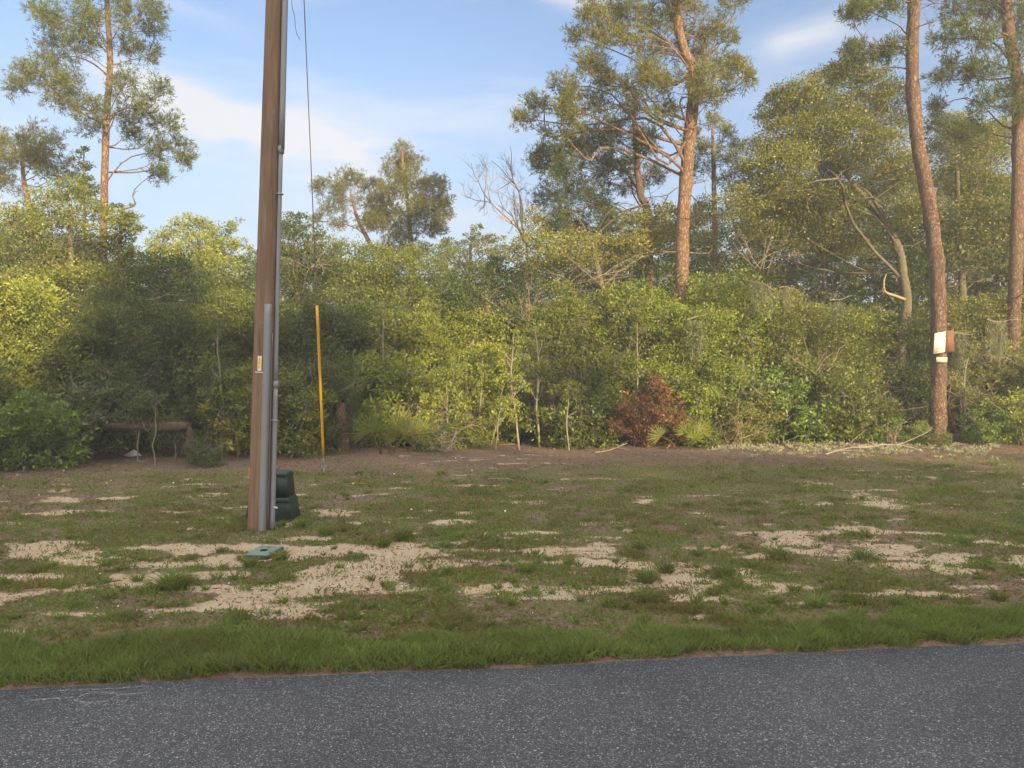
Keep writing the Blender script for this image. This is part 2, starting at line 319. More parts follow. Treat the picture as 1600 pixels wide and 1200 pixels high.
# ------------------------------------------------------------------ ground and road
def ground():
    xs = np.concatenate([[-320, -200, -120, -70, -45, -35, -28], np.arange(-24, -12, .12), np.arange(-12, 15, .055), np.arange(15, 27, .12), [29, 33, 45, 70, 120, 200, 320]])
    ys = np.concatenate([[-320, -200, -100, -60, -35, -20, -12, -6, -2, 1, 3, 4], np.arange(4.6, 22.5, .055), np.arange(23, 40, 1.0), [45, 60, 80, 120, 200, 320]])
    X, Y = np.meshgrid(xs, ys); sand, litter, w = fields(X, Y); u, _ = uw(X, Y)
    Z = .10 * (fbm(X, Y, 2.2, 41, 3) - .5) + .035 * (fbm(X, Y, .25, 47, 3) - .5)
    Z = Z * np.clip((w - .1) / .8, 0, 1) * np.clip((26 - Y) / 5 , .3, 1) - .012 * sand
    Z = np.where(w < .12, -.02 * np.ones_like(Z), Z); Z = np.where(w < -.12, -.12, Z); Z = np.where(w < -7.3, 0.02, Z)
    V = np.stack([X, Y, Z], -1).reshape(-1, 3); ny, nx = X.shape
    i = (np.arange(ny - 1)[:, None] * nx + np.arange(nx - 1)[None]).ravel()
    Fq = np.stack([i, i + 1, i + nx + 1, i + nx], 1)
    g = G(); g.add(V, Fq, 0.5); me = g.mesh('ground', None, True)
    for nm, arr in (('sand', sand), ('litter', litter)):
        a = me.attributes.new(nm, 'FLOAT', 'POINT'); a.data.foreach_set('value', arr.astype(np.float32).ravel())
    m, t, out = newmat('sandy ground'); co = objco(t)
    sa = N(t, 'ShaderNodeAttribute', attribute_name='sand').outputs['Fac']; la = N(t, 'ShaderNodeAttribute', attribute_name='litter').outputs['Fac']
    n1 = noise(t, co, 9, 6, .65); n2 = noise(t, co, 45, 5, .7); n3 = noise(t, co, 2.2, 4, .6)
    sandc = ramp(t, n2, [(.25, (.23, .17, .115)), (.5, (.38, .295, .205)), (.8, (.52, .43, .32))])
    sandc = mixrgb(t, smooth(t, n3, .4, .7), sandc, mixrgb(t, .35, sandc, (.52, .46, .38)))
    litc = ramp(t, M(t, 'ADD', M(t, 'MULTIPLY', n1, .4), M(t, 'MULTIPLY', n2, .6)), [(.3, (.072, .050, .037)), (.5, (.148, .105, .078)), (.66, (.255, .19, .145)), (.8, (.40, .33, .26))])
    grc = ramp(t, M(t, 'ADD', M(t, 'MULTIPLY', n1, .5), M(t, 'MULTIPLY', n2, .5)), [(.3, (.070, .068, .034)), (.5, (.125, .108, .056)), (.64, (.20, .155, .098)), (.8, (.32, .26, .19))])
    lm = smooth(t, M(t, 'ADD', la, M(t, 'MULTIPLY', M(t, 'SUBTRACT', n1, .5), 1.4)), .2, .8)
    sm = smooth(t, M(t, 'ADD', sa, M(t, 'MULTIPLY', M(t, 'ADD', M(t, 'SUBTRACT', n1, .5), M(t, 'MULTIPLY', M(t, 'SUBTRACT', n2, .5), .8)), 1.3)), .30, .70)
    c = mixrgb(t, M(t, 'MULTIPLY', sm, .92), mixrgb(t, lm, grc, litc), sandc)
    hh = M(t, 'ADD', M(t, 'MULTIPLY', n2, .5), n1)
    princ(t, out, c, .95, .1, bump(t, hh, .7, .03))
    return tag(link('ground', me, m), kind='structure')
ground()
def road():
    us = np.arange(-60, 70, .06); wob = edge_wob(us) * .8
    ws = [-7.2, -3, -.6]; rows = [np.full_like(us, w) for w in ws] + [wob - .02, wob]; zs = [0.02, .03, .012, .004, -.05]
    V = []
    for wv, z in zip(rows, zs):
        X = E0[0] + us * rdir[0] + wv * rnor[0]; Y = E0[1] + us * rdir[1] + wv * rnor[1]; V.append(np.stack([X, Y, np.full_like(X, z)], -1))
    V = np.array(V); k, n = V.shape[:2]; i = (np.arange(k - 1)[:, None] * n + np.arange(n - 1)[None]).ravel()
    g = G(); g.add(V.reshape(-1, 3), np.stack([i, i + 1, i + n + 1, i + n], 1), .5)
    m, t, out = newmat('chip seal asphalt'); co = objco(t)
    vo = N(t, 'ShaderNodeTexVoronoi'); vo.inputs['Scale'].default_value = 120; t.links.new(co, vo.inputs['Vector'])
    hs = N(t, 'ShaderNodeSeparateColor'); t.links.new(vo.outputs['Color'], hs.inputs[0])
    vo2 = N(t, 'ShaderNodeTexVoronoi'); vo2.inputs['Scale'].default_value = 72; t.links.new(co, vo2.inputs['Vector'])
    hs2 = N(t, 'ShaderNodeSeparateColor'); t.links.new(vo2.outputs['Color'], hs2.inputs[0])
    n1 = noise(t, co, 180, 3, .7); n3 = noise(t, co, .7, 4, .6); n4 = noise(t, co, 7, 4, .6)
    c = ramp(t, hs.outputs[0], [(0, (.036, .039, .050)), (.6, (.062, .066, .086)), (.84, (.097, .103, .128)), (.97, (.21, .218, .24)), (1, (.40, .41, .42))])
    chip = M(t, 'MULTIPLY', smooth(t, hs2.outputs[1], .86, .92), smooth(t, vo2.outputs['Distance'], .42, .24))
    c = mixrgb(t, M(t, 'MULTIPLY', chip, .85), c, mixrgb(t, hs2.outputs[0], (.10, .105, .12), (.34, .34, .34)))
    c = mixrgb(t, .55, c, mixrgb(t, 1.0, c, ramp(t, n3, [(.3, (.62, .62, .65)), (.7, (1.35, 1.34, 1.32))]), 'MULTIPLY'))
    c = mixrgb(t, M(t, 'MULTIPLY', smooth(t, n4, .5, .75), .25), c, (.055, .058, .07))
    hgt = M(t, 'ADD', M(t, 'SUBTRACT', 1.0, vo.outputs['Distance']), M(t, 'ADD', M(t, 'MULTIPLY', n1, .4), chip))
    princ(t, out, c, .8, .35, bump(t, hgt, .9, .008))
    tag(link('road', g.mesh('road', None, True), m), kind='structure')
road()

# ------------------------------------------------------------------ growing things
def growpath(S, C, rng, sag=.0, n=6, wob=.08):
    t = np.linspace(0, 1, n)[:, None]; d = np.linalg.norm(C - S)
    P = S * (1 - t) + C * t; P[:, 2] += (np.sin(t[:, 0] * math.pi) * sag * d)
    P += np.sin(t * math.pi) * rng.standard_normal(3) * wob * d * .6 + np.sin(t * 2 * math.pi) * rng.standard_normal(3) * wob * d * .4
    return P
def foliage_leaf(gw, gl, C, Rr, rng, L, W, od, flat=.75, twigr=.006, tw=True, out=None, tone=None):
    nl = int(od * math.pi * Rr * Rr * flat ** .5 / (.5 * L * W * .6)); nc = max(5, int(nl / 34))
    d = unit(rng.standard_normal((nc, 3)) + np.array([0, 0, .25])); rad = rng.uniform(.25, 1.05, (nc, 1)) ** .55
    cc = C + d * rad * Rr * np.array([1, 1, flat])
    ct = rng.uniform(-.22, .22, nc)
    k = 34; which = np.repeat(np.arange(nc), k)
    crad = min(.32, .42 * Rr) * (.6 + .8 * rng.uniform(0, 1, nc))
    off = ball(rng, nc * k) * crad[which][:, None] * np.array([1, 1, .55])
    P = cc[which] + off
    bias = unit(off + .25 * (cc[which] - C)) * .9 + np.array([0, 0, .15])
    tint = np.clip(rng.beta(2.2, 2.2, len(P)) + ct[which] + (tone or 0), 0, 1)
    leaves(gl, P, L, W, rng, bias, .75, tint)
    if tw:
        sel = rng.choice(nc, min(nc, int(6 + 10 * Rr)), False)
        for i in sel: tube(gw, growpath(C + .1 * rng.standard_normal(3) * Rr, cc[i], rng, .05, 4, .2), np.linspace(twigr * 2, twigr * .6, 4), 3, cap=False)
def foliage_pine(gw, gl, C, Rr, rng, L=.15, W=.02, od=1.0, flat=.6, twigr=.008, tone=0.0, origin=None):
    """needle tufts carried at the ends of forking twigs"""
    nb = max(4, int(10 * Rr ** 1.3 * od + 2)); per = 10
    outd = unit(C - origin) if origin is not None else np.zeros(3)
    for b in range(nb):
        d = unit(unit(rng.standard_normal(3)) + outd * .35 + np.array([0, 0, .12])); e = C + d * Rr * rng.uniform(.55, 1.05) * np.array([1, 1, flat])
        s = C - outd * Rr * .5 + rng.standard_normal(3) * .12 * Rr
        P = growpath(s, e, rng, -.04, 6, .10); tube(gw, P, np.linspace(twigr * 1.8, twigr * .5, 6), 3, cap=False)
        nt = int(20 + 16 * Rr)
        f = rng.uniform(.30, 1.0, nt) ** .7; base = np.stack([np.interp(f * 5, np.arange(6), P[:, k]) for k in range(3)], 1)
        tip = base + unit(rng.standard_normal((nt, 3)) + (e - s) / (np.linalg.norm(e - s) + .01) * .8 + np.array([0, 0, .25])) * rng.uniform(.10, .50, (nt, 1)) * min(1, .5 + Rr * .5)
        for i in range(0, nt, 3): tube(gw, np.array([base[i], tip[i]]), np.array([twigr * .7, twigr * .4]), 3, cap=False)
        PP = np.repeat(tip, per, 0) + rng.standard_normal((nt * per, 3)) * .025
        bi = np.repeat(unit(tip - base), per, 0) * .75 + np.array([0, 0, .12])
        ti = np.clip(np.repeat(rng.uniform(.1, .75, nt), per) + rng.uniform(-.15, .15, nt * per) + tone, 0, 1)
        leaves(gl, PP, L, W, rng, bi, .62, ti, .1)
def tree3d(trunk, lobes, kind, rng, L, W, od, flat=.75, limb=.3, sag=.06, tone=0.0, sides=10, rough=.05, dead=0, trunk_n=None):
    """trunk: [(xyz, radius)...] base first; lobes: [(xyz, R)...]. returns (wood, foliage)"""
    gw, gb, gl = G(), G(), G()
    P = np.array([p for p, _ in trunk], float); r = np.array([q for _, q in trunk], float)
    P2, r2 = resample(P, r, trunk_n or max(8, int(4 * (P[-1][2] - P[0][2]))))
    tube(gw, P2, r2, sides, rough=rough, rng=rng)
    for C, Rr in lobes:
        C = np.asarray(C, float); hd = np.linalg.norm(P2[:, :2] - C[:2], axis=1)
        want = C[2] - .35 * hd - .1; cost = np.abs(P2[:, 2] - want) + .15 * hd; cost[P2[:, 2] < P2[0, 2] + .12 * (P2[-1, 2] - P2[0, 2])] += 3
        i = int(np.argmin(cost)); S = P2[i]; dd = np.linalg.norm(C - S); r0 = min(r2[i] * .5, max(.010, limb * r2[i] * .25 + .008 * dd))
        pa = growpath(S, C, rng, sag, 9, .20); tube(gb, pa, np.linspace(r0, max(.008, r0 * .3), 9), 6, cap=False)
        for k in range(int(1 + dd * .9)):                                  # side branches off the limb
            f = rng.uniform(.3, .95); q = S * (1 - f) + C * f; q = pa[int(f * 7)]; e = q + unit(rng.standard_normal(3) + np.array([0, 0, .3])) * rng.uniform(.3, .9) * Rr
            tube(gb, growpath(q, e, rng, .03, 4, .15), np.linspace(r0 * .35, .005, 4), 4, cap=False)
        if kind == 'pine': foliage_pine(gb, gl, C, Rr, rng, L, W, od, flat, origin=S, tone=tone)
        else: foliage_leaf(gb, gl, C, Rr, rng, L, W, od * 1.12, flat, tone=tone)
    for k in range(dead):                                                   # bare dead branches on the lower trunk
        i = rng.integers(int(len(P2) * .15), int(len(P2) * .8)); a = rng.uniform(0, 2 * math.pi); e = P2[i] + np.array([math.cos(a), math.sin(a), rng.uniform(-.3, .4)]) * rng.uniform(.3, 1.7)
        bare(gb, P2[i], unit(e - P2[i]), np.linalg.norm(e - P2[i]), .018, 2, rng)
    return gw, gb, gl
def bare(g, S, d, length, r, depth, rng, spread=.55, up=.05):
    n = 6; P = [S]; dd = d.copy()
    for i in range(n - 1):
        dd = unit(dd + rng.standard_normal(3) * .16 + np.array([0, 0, up])); P.append(P[-1] + dd * length / (n - 1))
    P = np.array(P); tube(g, P, np.linspace(r, r * .45, n), 5 if r > .012 else 3, cap=False)
    if depth > 0:
        for k in range(int(rng.integers(3, 6))):
            i = rng.integers(1, n); bare(g, P[i], unit(dd * .6 + rng.standard_normal(3) * spread + np.array([0, 0, up])), length * rng.uniform(.35, .62), r * .5, depth - 1, rng, spread, up)
def emit_tree(name, label, cat, group, gw, gb, gl, bark, leaf, origin, parts=('trunk', 'branches', 'crown')):
    o = empty(name, origin); tag(o, label, cat, group)
    gw.join(gb)
    for g in (gw, gl):
        for v in g.v: v -= np.asarray(origin)
    link(parts[0], gw.mesh(parts[0], None, True), BM[bark], o)
    if gl.n: link(parts[2], gl.mesh(parts[2]), LM[leaf], o)
    return o
def hero(name, label, cat, D, trunk, lobes, kind='leaf', bark='oak', leaf='mid', L=.09, W=.05, od=1.3, seed=1, flat=.75, depth=.8, group=None, tone=0.0, rs=1.0, dead=0, sag=.06, base_z=True, rough=.05, sides=12, limb=.3):
    """a tree whose trunk and foliage masses are measured in the photo: (px, py, half width px), (px, py, radius px)"""
    rng = np.random.default_rng(seed); s = D / F
    if kind != 'pine': L *= .84; W *= .84
    T = [(at(x, y, D), hw * s * (.86 if kind == 'pine' else .9)) for x, y, hw in trunk]
    b = T[0][0]
    if base_z and b[2] > 0: T.insert(0, (np.array([b[0], D, -.15]), T[0][1] * 1.12))
    T[0] = (np.array([T[0][0][0], D, -.15]), T[0][1])
    xs = [l[0] for l in lobes]; hwid = (max(xs) - min(xs)) / 2 * s if lobes else 0
    LB = [(at(x, y, D + rng.uniform(-1, 1) * depth * max(.4, hwid * .8)), r * s * rs * (1.25 if kind == 'pine' else 1.35)) for x, y, r in lobes]
    gw, gb, gl = tree3d(T, LB, kind, rng, L, W, od, flat, limb, sag, tone, dead=dead, rough=rough, sides=sides)
    return emit_tree(name, label, cat, group, gw, gb, gl, bark, leaf, (b[0], D, 0))
def fill(cx, cy, rx, ry, n, r, seed):
    q = random.Random(seed); out = []
    for i in range(n):
        a = q.uniform(0, 2 * math.pi); k = math.sqrt(q.random()); out.append((cx + rx * k * math.cos(a), cy + ry * k * math.sin(a), r * q.uniform(.7, 1.25)))
    return out

PN = dict(kind='pine', L=.14, W=.020)
GP = 'tall pines rising above the thicket'
hero('pine_tree', 'tall slim pine with an open tufted crown on the far left, bare reddish trunk', 'pine tree', 26,
     [(163, 690, 7), (163, 455, 6.6), (161, 380, 6.5), (166, 200, 5.6), (172, 100, 5.2), (168, 20, 4.5), (165, -60, 3), (163, -130, 1.5)],
     [(55, 105, 30), (35, 140, 18), (95, 60, 34), (70, 130, 28), (110, 130, 32), (95, 160, 26), (140, 165, 20), (150, 30, 34), (120, 20, 30), (215, 40, 36), (240, 20, 22), (195, 75, 26), (232, 85, 16), (210, 135, 30), (245, 150, 22), (195, 175, 26), (225, 185, 26), (262, 190, 18), (275, 235, 22), (240, 235, 24), (215, 215, 20), (240, 272, 14), (140, 200, 22), (165, -50, 44), (120, -40, 34), (215, -40, 34), (60, 20, 16), (85, 95, 22), (288, 250, 12), (90, 30, 26), (185, 10, 26), (130, 75, 26)],
     bark='pinered', leaf='pine', od=.62, seed=11, rs=.92, group=GP, depth=.8, **PN)
hero('pine_tree', 'small pine at the left frame edge with a flat golden green top', 'pine tree', 30,
     [(78, 700, 9), (78, 480, 9), (62, 400, 8), (45, 320, 5), (36, 270, 3.5), (38, 215, 2)],
     [(38, 205, 18), (15, 225, 24), (60, 225, 26), (85, 250, 24), (30, 250, 30), (70, 270, 20), (0, 250, 24), (-30, 260, 30), (100, 275, 14), (20, 285, 20), (50, 240, 22)],
     bark='pinered', leaf='pinegold', od=.65, seed=12, group=GP, **PN)
hero('pine_tree', 'round topped pine with a dense pyramid crown in the middle distance', 'pine tree', 34,
     [(645, 690, 6), (645, 450, 5.5), (640, 350, 4), (630, 260, 2.5), (628, 230, 1)],
     [(626, 238, 12), (612, 262, 18), (640, 260, 20), (655, 285, 24), (622, 290, 24), (600, 300, 16), (675, 318, 24), (640, 320, 28), (605, 330, 24), (692, 328, 14), (665, 350, 26), (625, 362, 26), (590, 352, 20), (645, 385, 22), (610, 390, 20), (685, 290, 12), (680, 360, 16)],
     bark='pinered', leaf='pinegold', od=1.0, seed=13, group=GP, **PN)
hero('pine_tree', 'leaning thin pine with sparse flat layers left of the pyramid pine', 'pine tree', 36,
     [(620, 690, 5), (610, 440, 4.5), (578, 380, 4), (558, 340, 3), (548, 300, 2)],
     [(512, 300, 18), (535, 285, 18), (560, 282, 16), (580, 292, 15), (520, 325, 14), (545, 312, 16), (575, 318, 15), (500, 345, 10), (590, 340, 14), (530, 350, 10), (565, 345, 12), (503, 288, 9)],
     bark='pinered', leaf='pinegold', od=.8, seed=14, group=GP, **PN)
CL = [(828, 186, 18), (850, 165, 24), (870, 195, 28), (900, 165, 28), (885, 135, 22), (915, 110, 24), (905, 60, 18), (925, 35, 24), (945, 60, 24), (935, 90, 26), (950, 10, 26), (930, -20, 26), (975, 30, 26), (1010, 25, 30), (985, 70, 24), (1020, 85, 30), (960, 130, 32), (1000, 140, 34), (940, 165, 30), (985, 180, 34), (1040, 120, 30), (1060, 60, 30), (1040, 20, 32), (1080, 10, 34), (1110, 40, 28), (1100, 80, 24), (1130, 60, 20), (1150, 8, 16), (1115, 115, 26), (1145, 120, 22), (1165, 120, 12), (1140, 90, 14), (1090, 130, 22), (1030, 170, 26), (1110, 150, 18), (1060, -40, 44), (1110, -40, 40), (1010, -40, 40)]
hero('pine_tree', 'biggest pine, thick orange red trunk and broad crown right of centre', 'pine tree', 24,
     [(1060, 690, 13), (1066, 420, 12), (1068, 330, 12), (1077, 220, 11.5), (1083, 160, 10.5), (1083, 110, 9.5), (1070, 80, 9), (1058, 30, 8), (1060, -40, 6), (1065, -120, 3)],
     CL, bark='pinered', leaf='pinegold', od=.70, seed=15, group=GP, dead=14, **PN)
hero('pine_tree', 'dark dense pine crown left of the orange trunk, thin shaded trunk', 'pine tree', 27,
     [(1016, 690, 8), (1013, 360, 7), (1000, 300, 6.5), (993, 220, 5), (990, 170, 3)],
     [(875, 230, 26), (905, 225, 28), (940, 220, 30), (975, 210, 28), (860, 265, 24), (890, 270, 30), (930, 265, 32), (970, 255, 30), (1010, 230, 26), (865, 310, 24), (900, 315, 30), (940, 310, 30), (880, 355, 26), (920, 355, 28), (985, 290, 20), (1020, 270, 18), (860, 350, 22), (955, 350, 22), (845, 240, 14)],
     bark='pine', leaf='pine', od=.85, seed=16, group=GP, dead=8, **PN)
hero('pine_tree', 'thin crowned pine behind and right of the biggest pine', 'pine tree', 30,
     [(1118, 690, 5), (1117, 400, 5), (1115, 260, 4), (1113, 200, 2)],
     [(1112, 195, 16), (1085, 215, 14), (1135, 215, 16), (1100, 240, 18), (1130, 250, 16), (1150, 235, 12), (1090, 270, 14), (1140, 280, 14), (1160, 262, 10)],
     bark='pinered', leaf='pinegold', od=.7, seed=17, group=GP, **PN)
hero('pine_tree', 'curving bare pine trunk at the right that carries the white notice', 'pine tree', 22,
     [(1463, 692, 15), (1465, 660, 14), (1467, 520, 13), (1464, 420, 13), (1452, 320, 12), (1434, 220, 11.5), (1425, 110, 11), (1428, 0, 10.5), (1424, -70, 9), (1420, -200, 5)],
     [(1345, 12, 14), (1370, -5, 18), (1330, 20, 10), (1395, 10, 14), (1350, 85, 16), (1380, 78, 14), (1335, 80, 9), (1400, 75, 10), (1440, -170, 60), (1390, -150, 50), (1480, -140, 50)],
     bark='pine', leaf='pine', od=.24, seed=18, group=GP, dead=7, rough=.07, sides=14, **PN)
hero('pine_tree', 'pine trunk at the right frame edge with long drooping branches', 'pine tree', 24,
     [(1578, 690, 12), (1580, 590, 11.5), (1588, 400, 11), (1592, 200, 10.5), (1589, 120, 10), (1575, 40, 9.5), (1572, -30, 9), (1575, -140, 6)],
     [(1500, 18, 26), (1530, 8, 28), (1480, 60, 20), (1515, 55, 26), (1550, 60, 24), (1560, 20, 26), (1590, 40, 26), (1520, 120, 20), (1550, 110, 24), (1580, 135, 20), (1500, 95, 18), (1540, 165, 16), (1575, 175, 16), (1478, 125, 14), (1530, 205, 18), (1500, 215, 12), (1620, 80, 34), (1620, 150, 34), (1620, 20, 34), (1470, 165, 12), (1540, -30, 34), (1600, -50, 40)],
     bark='pine', leaf='pine', od=.6, seed=19, group=GP, dead=8, rough=.06, **PN)
GO = 'oaks standing in the thicket'
hero('oak_tree', 'large spreading oak with a pale forked trunk left of the notice pine', 'oak tree', 25,
     [(1398, 690, 12), (1405, 560, 11), (1417, 480, 8), (1411, 430, 7.5), (1403, 385, 6.5), (1375, 335, 5), (1335, 290, 3.5), (1300, 240, 2.5)],
     [(1290, 128, 24), (1318, 118, 22), (1345, 112, 22), (1370, 135, 24), (1395, 150, 22), (1260, 140, 20), (1235, 150, 20), (1215, 165, 18), (1205, 185, 20), (1250, 175, 26), (1300, 170, 30), (1345, 170, 30), (1385, 190, 28),
      (1230, 215, 34), (1280, 215, 36), (1330, 215, 36), (1375, 235, 34), (1190, 250, 30), (1225, 265, 36), (1275, 265, 38), (1325, 265, 38), (1180, 300, 32), (1220, 315, 36), (1265, 320, 38), (1310, 325, 34), (1395, 285, 30), (1420, 260, 26), (1150, 320, 28), (1185, 350, 30), (1235, 365, 34), (1290, 370, 30), (1345, 385, 24), (1430, 330, 26)],
     bark='oak', leaf='olive', od=1.45, seed=31, group=GO, dead=10, L=.085, W=.045)
hero('oak_tree', 'shaggy oak crown low behind the notice pine', 'oak tree', 27,
     [(1500, 690, 8), (1505, 500, 7), (1500, 380, 5), (1495, 260, 3)],
     [(1470, 195, 16), (1500, 215, 22), (1530, 225, 24), (1470, 240, 24), (1510, 260, 30), (1550, 250, 24), (1480, 290, 32), (1525, 300, 34), (1560, 290, 24), (1495, 340, 34), (1540, 350, 34), (1480, 390, 30), (1520, 400, 36), (1570, 390, 28), (1610, 350, 34), (1620, 420, 34), (1450, 200, 14)],
     bark='oak', leaf='olive', od=1.0, seed=32, group=GO, dead=6)
hero('oak_tree', 'small oak crown peeking over the gap between the two right hand pines', 'oak tree', 31,
     [(1525, 690, 6), (1530, 330, 5), (1525, 200, 3)], fill(1525, 215, 60, 28, 10, 22, 5), bark='oak', leaf='olive', od=.9, seed=33, group=GO)
hero('oak_tree', 'grey green oak under the dark pine crown, tangled bare limbs', 'oak tree', 25,
     [(955, 690, 9), (950, 540, 8), (940, 450, 6), (925, 380, 4)],
     [(840, 385, 26), (870, 380, 28), (905, 390, 28), (940, 395, 30), (975, 390, 28), (835, 345, 18), (1010, 385, 26), (1035, 375, 24), (990, 350, 22), (860, 420, 28), (900, 430, 26), (1020, 340, 18), (1045, 335, 16), (810, 400, 20), (1090, 350, 18), (1110, 380, 20), (1095, 320, 14)],
     bark='oak', leaf='olive', od=.95, seed=34, group=GO, dead=14)
hero('oak_tree', 'broad leafy oak filling the left side below the tall slim pine', 'oak tree', 23,
     [(120, 700, 8), (118, 560, 7), (112, 430, 5), (110, 320, 3)],
     [(75, 320, 26), (110, 300, 24), (50, 360, 32), (95, 355, 32), (140, 340, 26), (20, 350, 30), (30, 400, 34), (80, 405, 34), (130, 400, 34), (175, 390, 26), (200, 355, 18), (185, 340, 14), (-10, 400, 34), (60, 450, 34), (110, 450, 34), (165, 440, 28), (0, 450, 32)],
     bark='oak', leaf='mid', od=.95, seed=35, group=GO, dead=4)
hero('young_tree', 'spindly young tree with a pointed leafy tip left of the slim pine', 'young tree', 25,
     [(133, 690, 3), (133, 480, 3), (132, 330, 2), (131, 240, 1)],
     [(131, 238, 8), (124, 255, 9), (140, 262, 10), (128, 280, 12), (142, 290, 12), (122, 305, 12), (138, 318, 14), (150, 305, 8)], bark='oak', leaf='dark', od=.8, seed=36)
hero('young_tree', 'slender leafy young tree against the sky right of the slim pine', 'young tree', 24,
     [(182, 700, 3), (185, 500, 3), (188, 380, 2), (190, 320, 1)],
     [(190, 320, 10), (182, 345, 14), (205, 345, 12), (196, 368, 16), (178, 378, 16), (214, 362, 8), (200, 400, 18), (186, 420, 20), (212, 395, 10)], bark='oak', leaf='mid', od=.75, seed=37)
hero('oak_tree', 'sunlit pale oak crown above the thicket left of the utility pole', 'oak tree', 31,
     [(320, 690, 6), (318, 460, 5), (310, 370, 3)],
     [(300, 348, 14), (280, 362, 18), (318, 358, 18), (255, 378, 18), (345, 370, 16), (300, 385, 24), (340, 395, 22), (262, 402, 22), (370, 385, 14), (240, 395, 12), (300, 415, 26), (350, 425, 26), (362, 352, 12)],
     bark='oak', leaf='yellow', od=.95, seed=38, group=GO, L=.11, W=.06)
hero('oak_tree', 'dark oak crown just right of the utility pole', 'oak tree', 26,
     [(468, 690, 6), (465, 500, 6), (460, 400, 4)],
     [(450, 345, 12), (440, 365, 16), (470, 350, 14), (462, 375, 22), (488, 372, 16), (435, 400, 22), (470, 410, 26), (500, 400, 22), (510, 425, 24), (445, 440, 24), (480, 450, 28)],
     bark='oak', leaf='dark', od=1.0, seed=39, group=GO, dead=5)
hero('oak_tree', 'low wide oak crown under the two middle distance pines', 'oak tree', 27,
     [(575, 690, 7), (575, 520, 6), (570, 440, 4)],
     [(520, 390, 20), (550, 400, 24), (585, 405, 26), (620, 415, 24), (655, 405, 24), (690, 395, 18), (530, 430, 28), (575, 440, 30), (625, 445, 30), (670, 430, 26), (545, 470, 28), (600, 475, 30), (650, 470, 26)],
     bark='oak', leaf='mid', od=1.0, seed=40, group=GO, dead=6)
hero('oak_tree', 'faint pale green oak tops far back in the central gap', 'oak tree', 40,
     [(735, 680, 5), (735, 470, 4), (735, 380, 2)],
     [(735, 372, 12), (745, 358, 9), (715, 385, 14), (758, 380, 14), (775, 372, 10), (735, 400, 18), (705, 410, 18), (765, 405, 18), (790, 395, 14), (725, 430, 20), (770, 430, 20), (700, 380, 9)],
     bark='oak', leaf='olive', od=.85, seed=41, group=GO, L=.14, W=.08)
hero('oak_tree', 'bushy oak crown below the central gap in the treeline', 'oak tree', 24,
     [(770, 690, 6), (765, 540, 5), (760, 460, 3)],
     [(715, 440, 18), (745, 430, 20), (780, 425, 22), (815, 440, 22), (730, 465, 24), (770, 465, 26), (810, 475, 24), (750, 495, 24), (795, 500, 22), (705, 470, 18)],
     bark='oak', leaf='dark', od=1.0, seed=42, group=GO, dead=6)
hero('oak_tree', 'dark shaded oak left of the utility pole with moss on its branch', 'oak tree', 23,
     [(262, 700, 7), (258, 560, 6), (255, 470, 4)],
     [(215, 430, 24), (250, 425, 26), (290, 430, 26), (330, 445, 26), (205, 470, 28), (250, 475, 26), (295, 475, 30), (345, 485, 28), (220, 515, 28), (310, 520, 30), (360, 520, 24), (375, 450, 20)],
     bark='oak', leaf='dark', od=1.0, seed=43, group=GO, dead=6)

oak = [o for o in COL.objects if o.get('label', '').startswith('large spreading oak')][0]
g = G(); ol = np.array(oak.location)
Pd, rd = resample([at(1414, 468, 24.9) - ol, at(1398, 462, 24.7) - ol, at(1383, 456, 24.6) - ol, at(1381, 440, 24.5) - ol, at(1385, 428, 24.5) - ol], [.05, .045, .04, .03, .015], 14); tube(g, Pd, rd, 7)
bare(g, Pd[6], unit(np.array([-1, -.2, .1])), .4, .02, 1, np.random.default_rng(3)); link('dead_limb', g.mesh('dead_limb', None, True), BM['twig'], oak)
# bare dead tree against the sky
def dead_tree(name, label, cat, px, py, D, h, r, bark, seed, depth=3, lean=(0, 0, 1), n0=5, up=.08, wide=.6, group=None):
    rng = np.random.default_rng(seed); o = empty(name, (at(px, py, D)[0], D, 0)); tag(o, label, cat, group)
    g = G(); g2 = G(); z0 = at(px, py, D)[2]; base = np.array([0, 0, 0.0]); top = np.array([lean[0] * z0 * .1, 0, z0])
    P, rr = resample([base - [0, 0, .1], base * .5 + top * .5 + rng.standard_normal(3) * .1, top], [r * 1.3, r, r * .7], 8); tube(g, P, rr, 7)
    d = unit(np.array(lean, float)); S = top
    for k in range(n0 + 1):
        dk = d if k == 0 else unit(d + rng.standard_normal(3) * np.array([wide, wide * .6, .25]))
        bare(g2, S + d * h * .08 * k * .7, dk, h * (1 if k == 0 else rng.uniform(.45, .8)), r * .6, depth, rng, .5, up)
    g.join(g2); link('trunk', g.mesh('trunk', None, True), BM[bark], o)
    return o
dead_tree('dead_tree', 'bare leafless tree with fine pinkish twigs against the sky left of the big pines', 'dead tree', 832, 385, 28, 2.6, .07, 'greytwig', 5, 4, (-.30, 0, 1), 4, .06, .7)

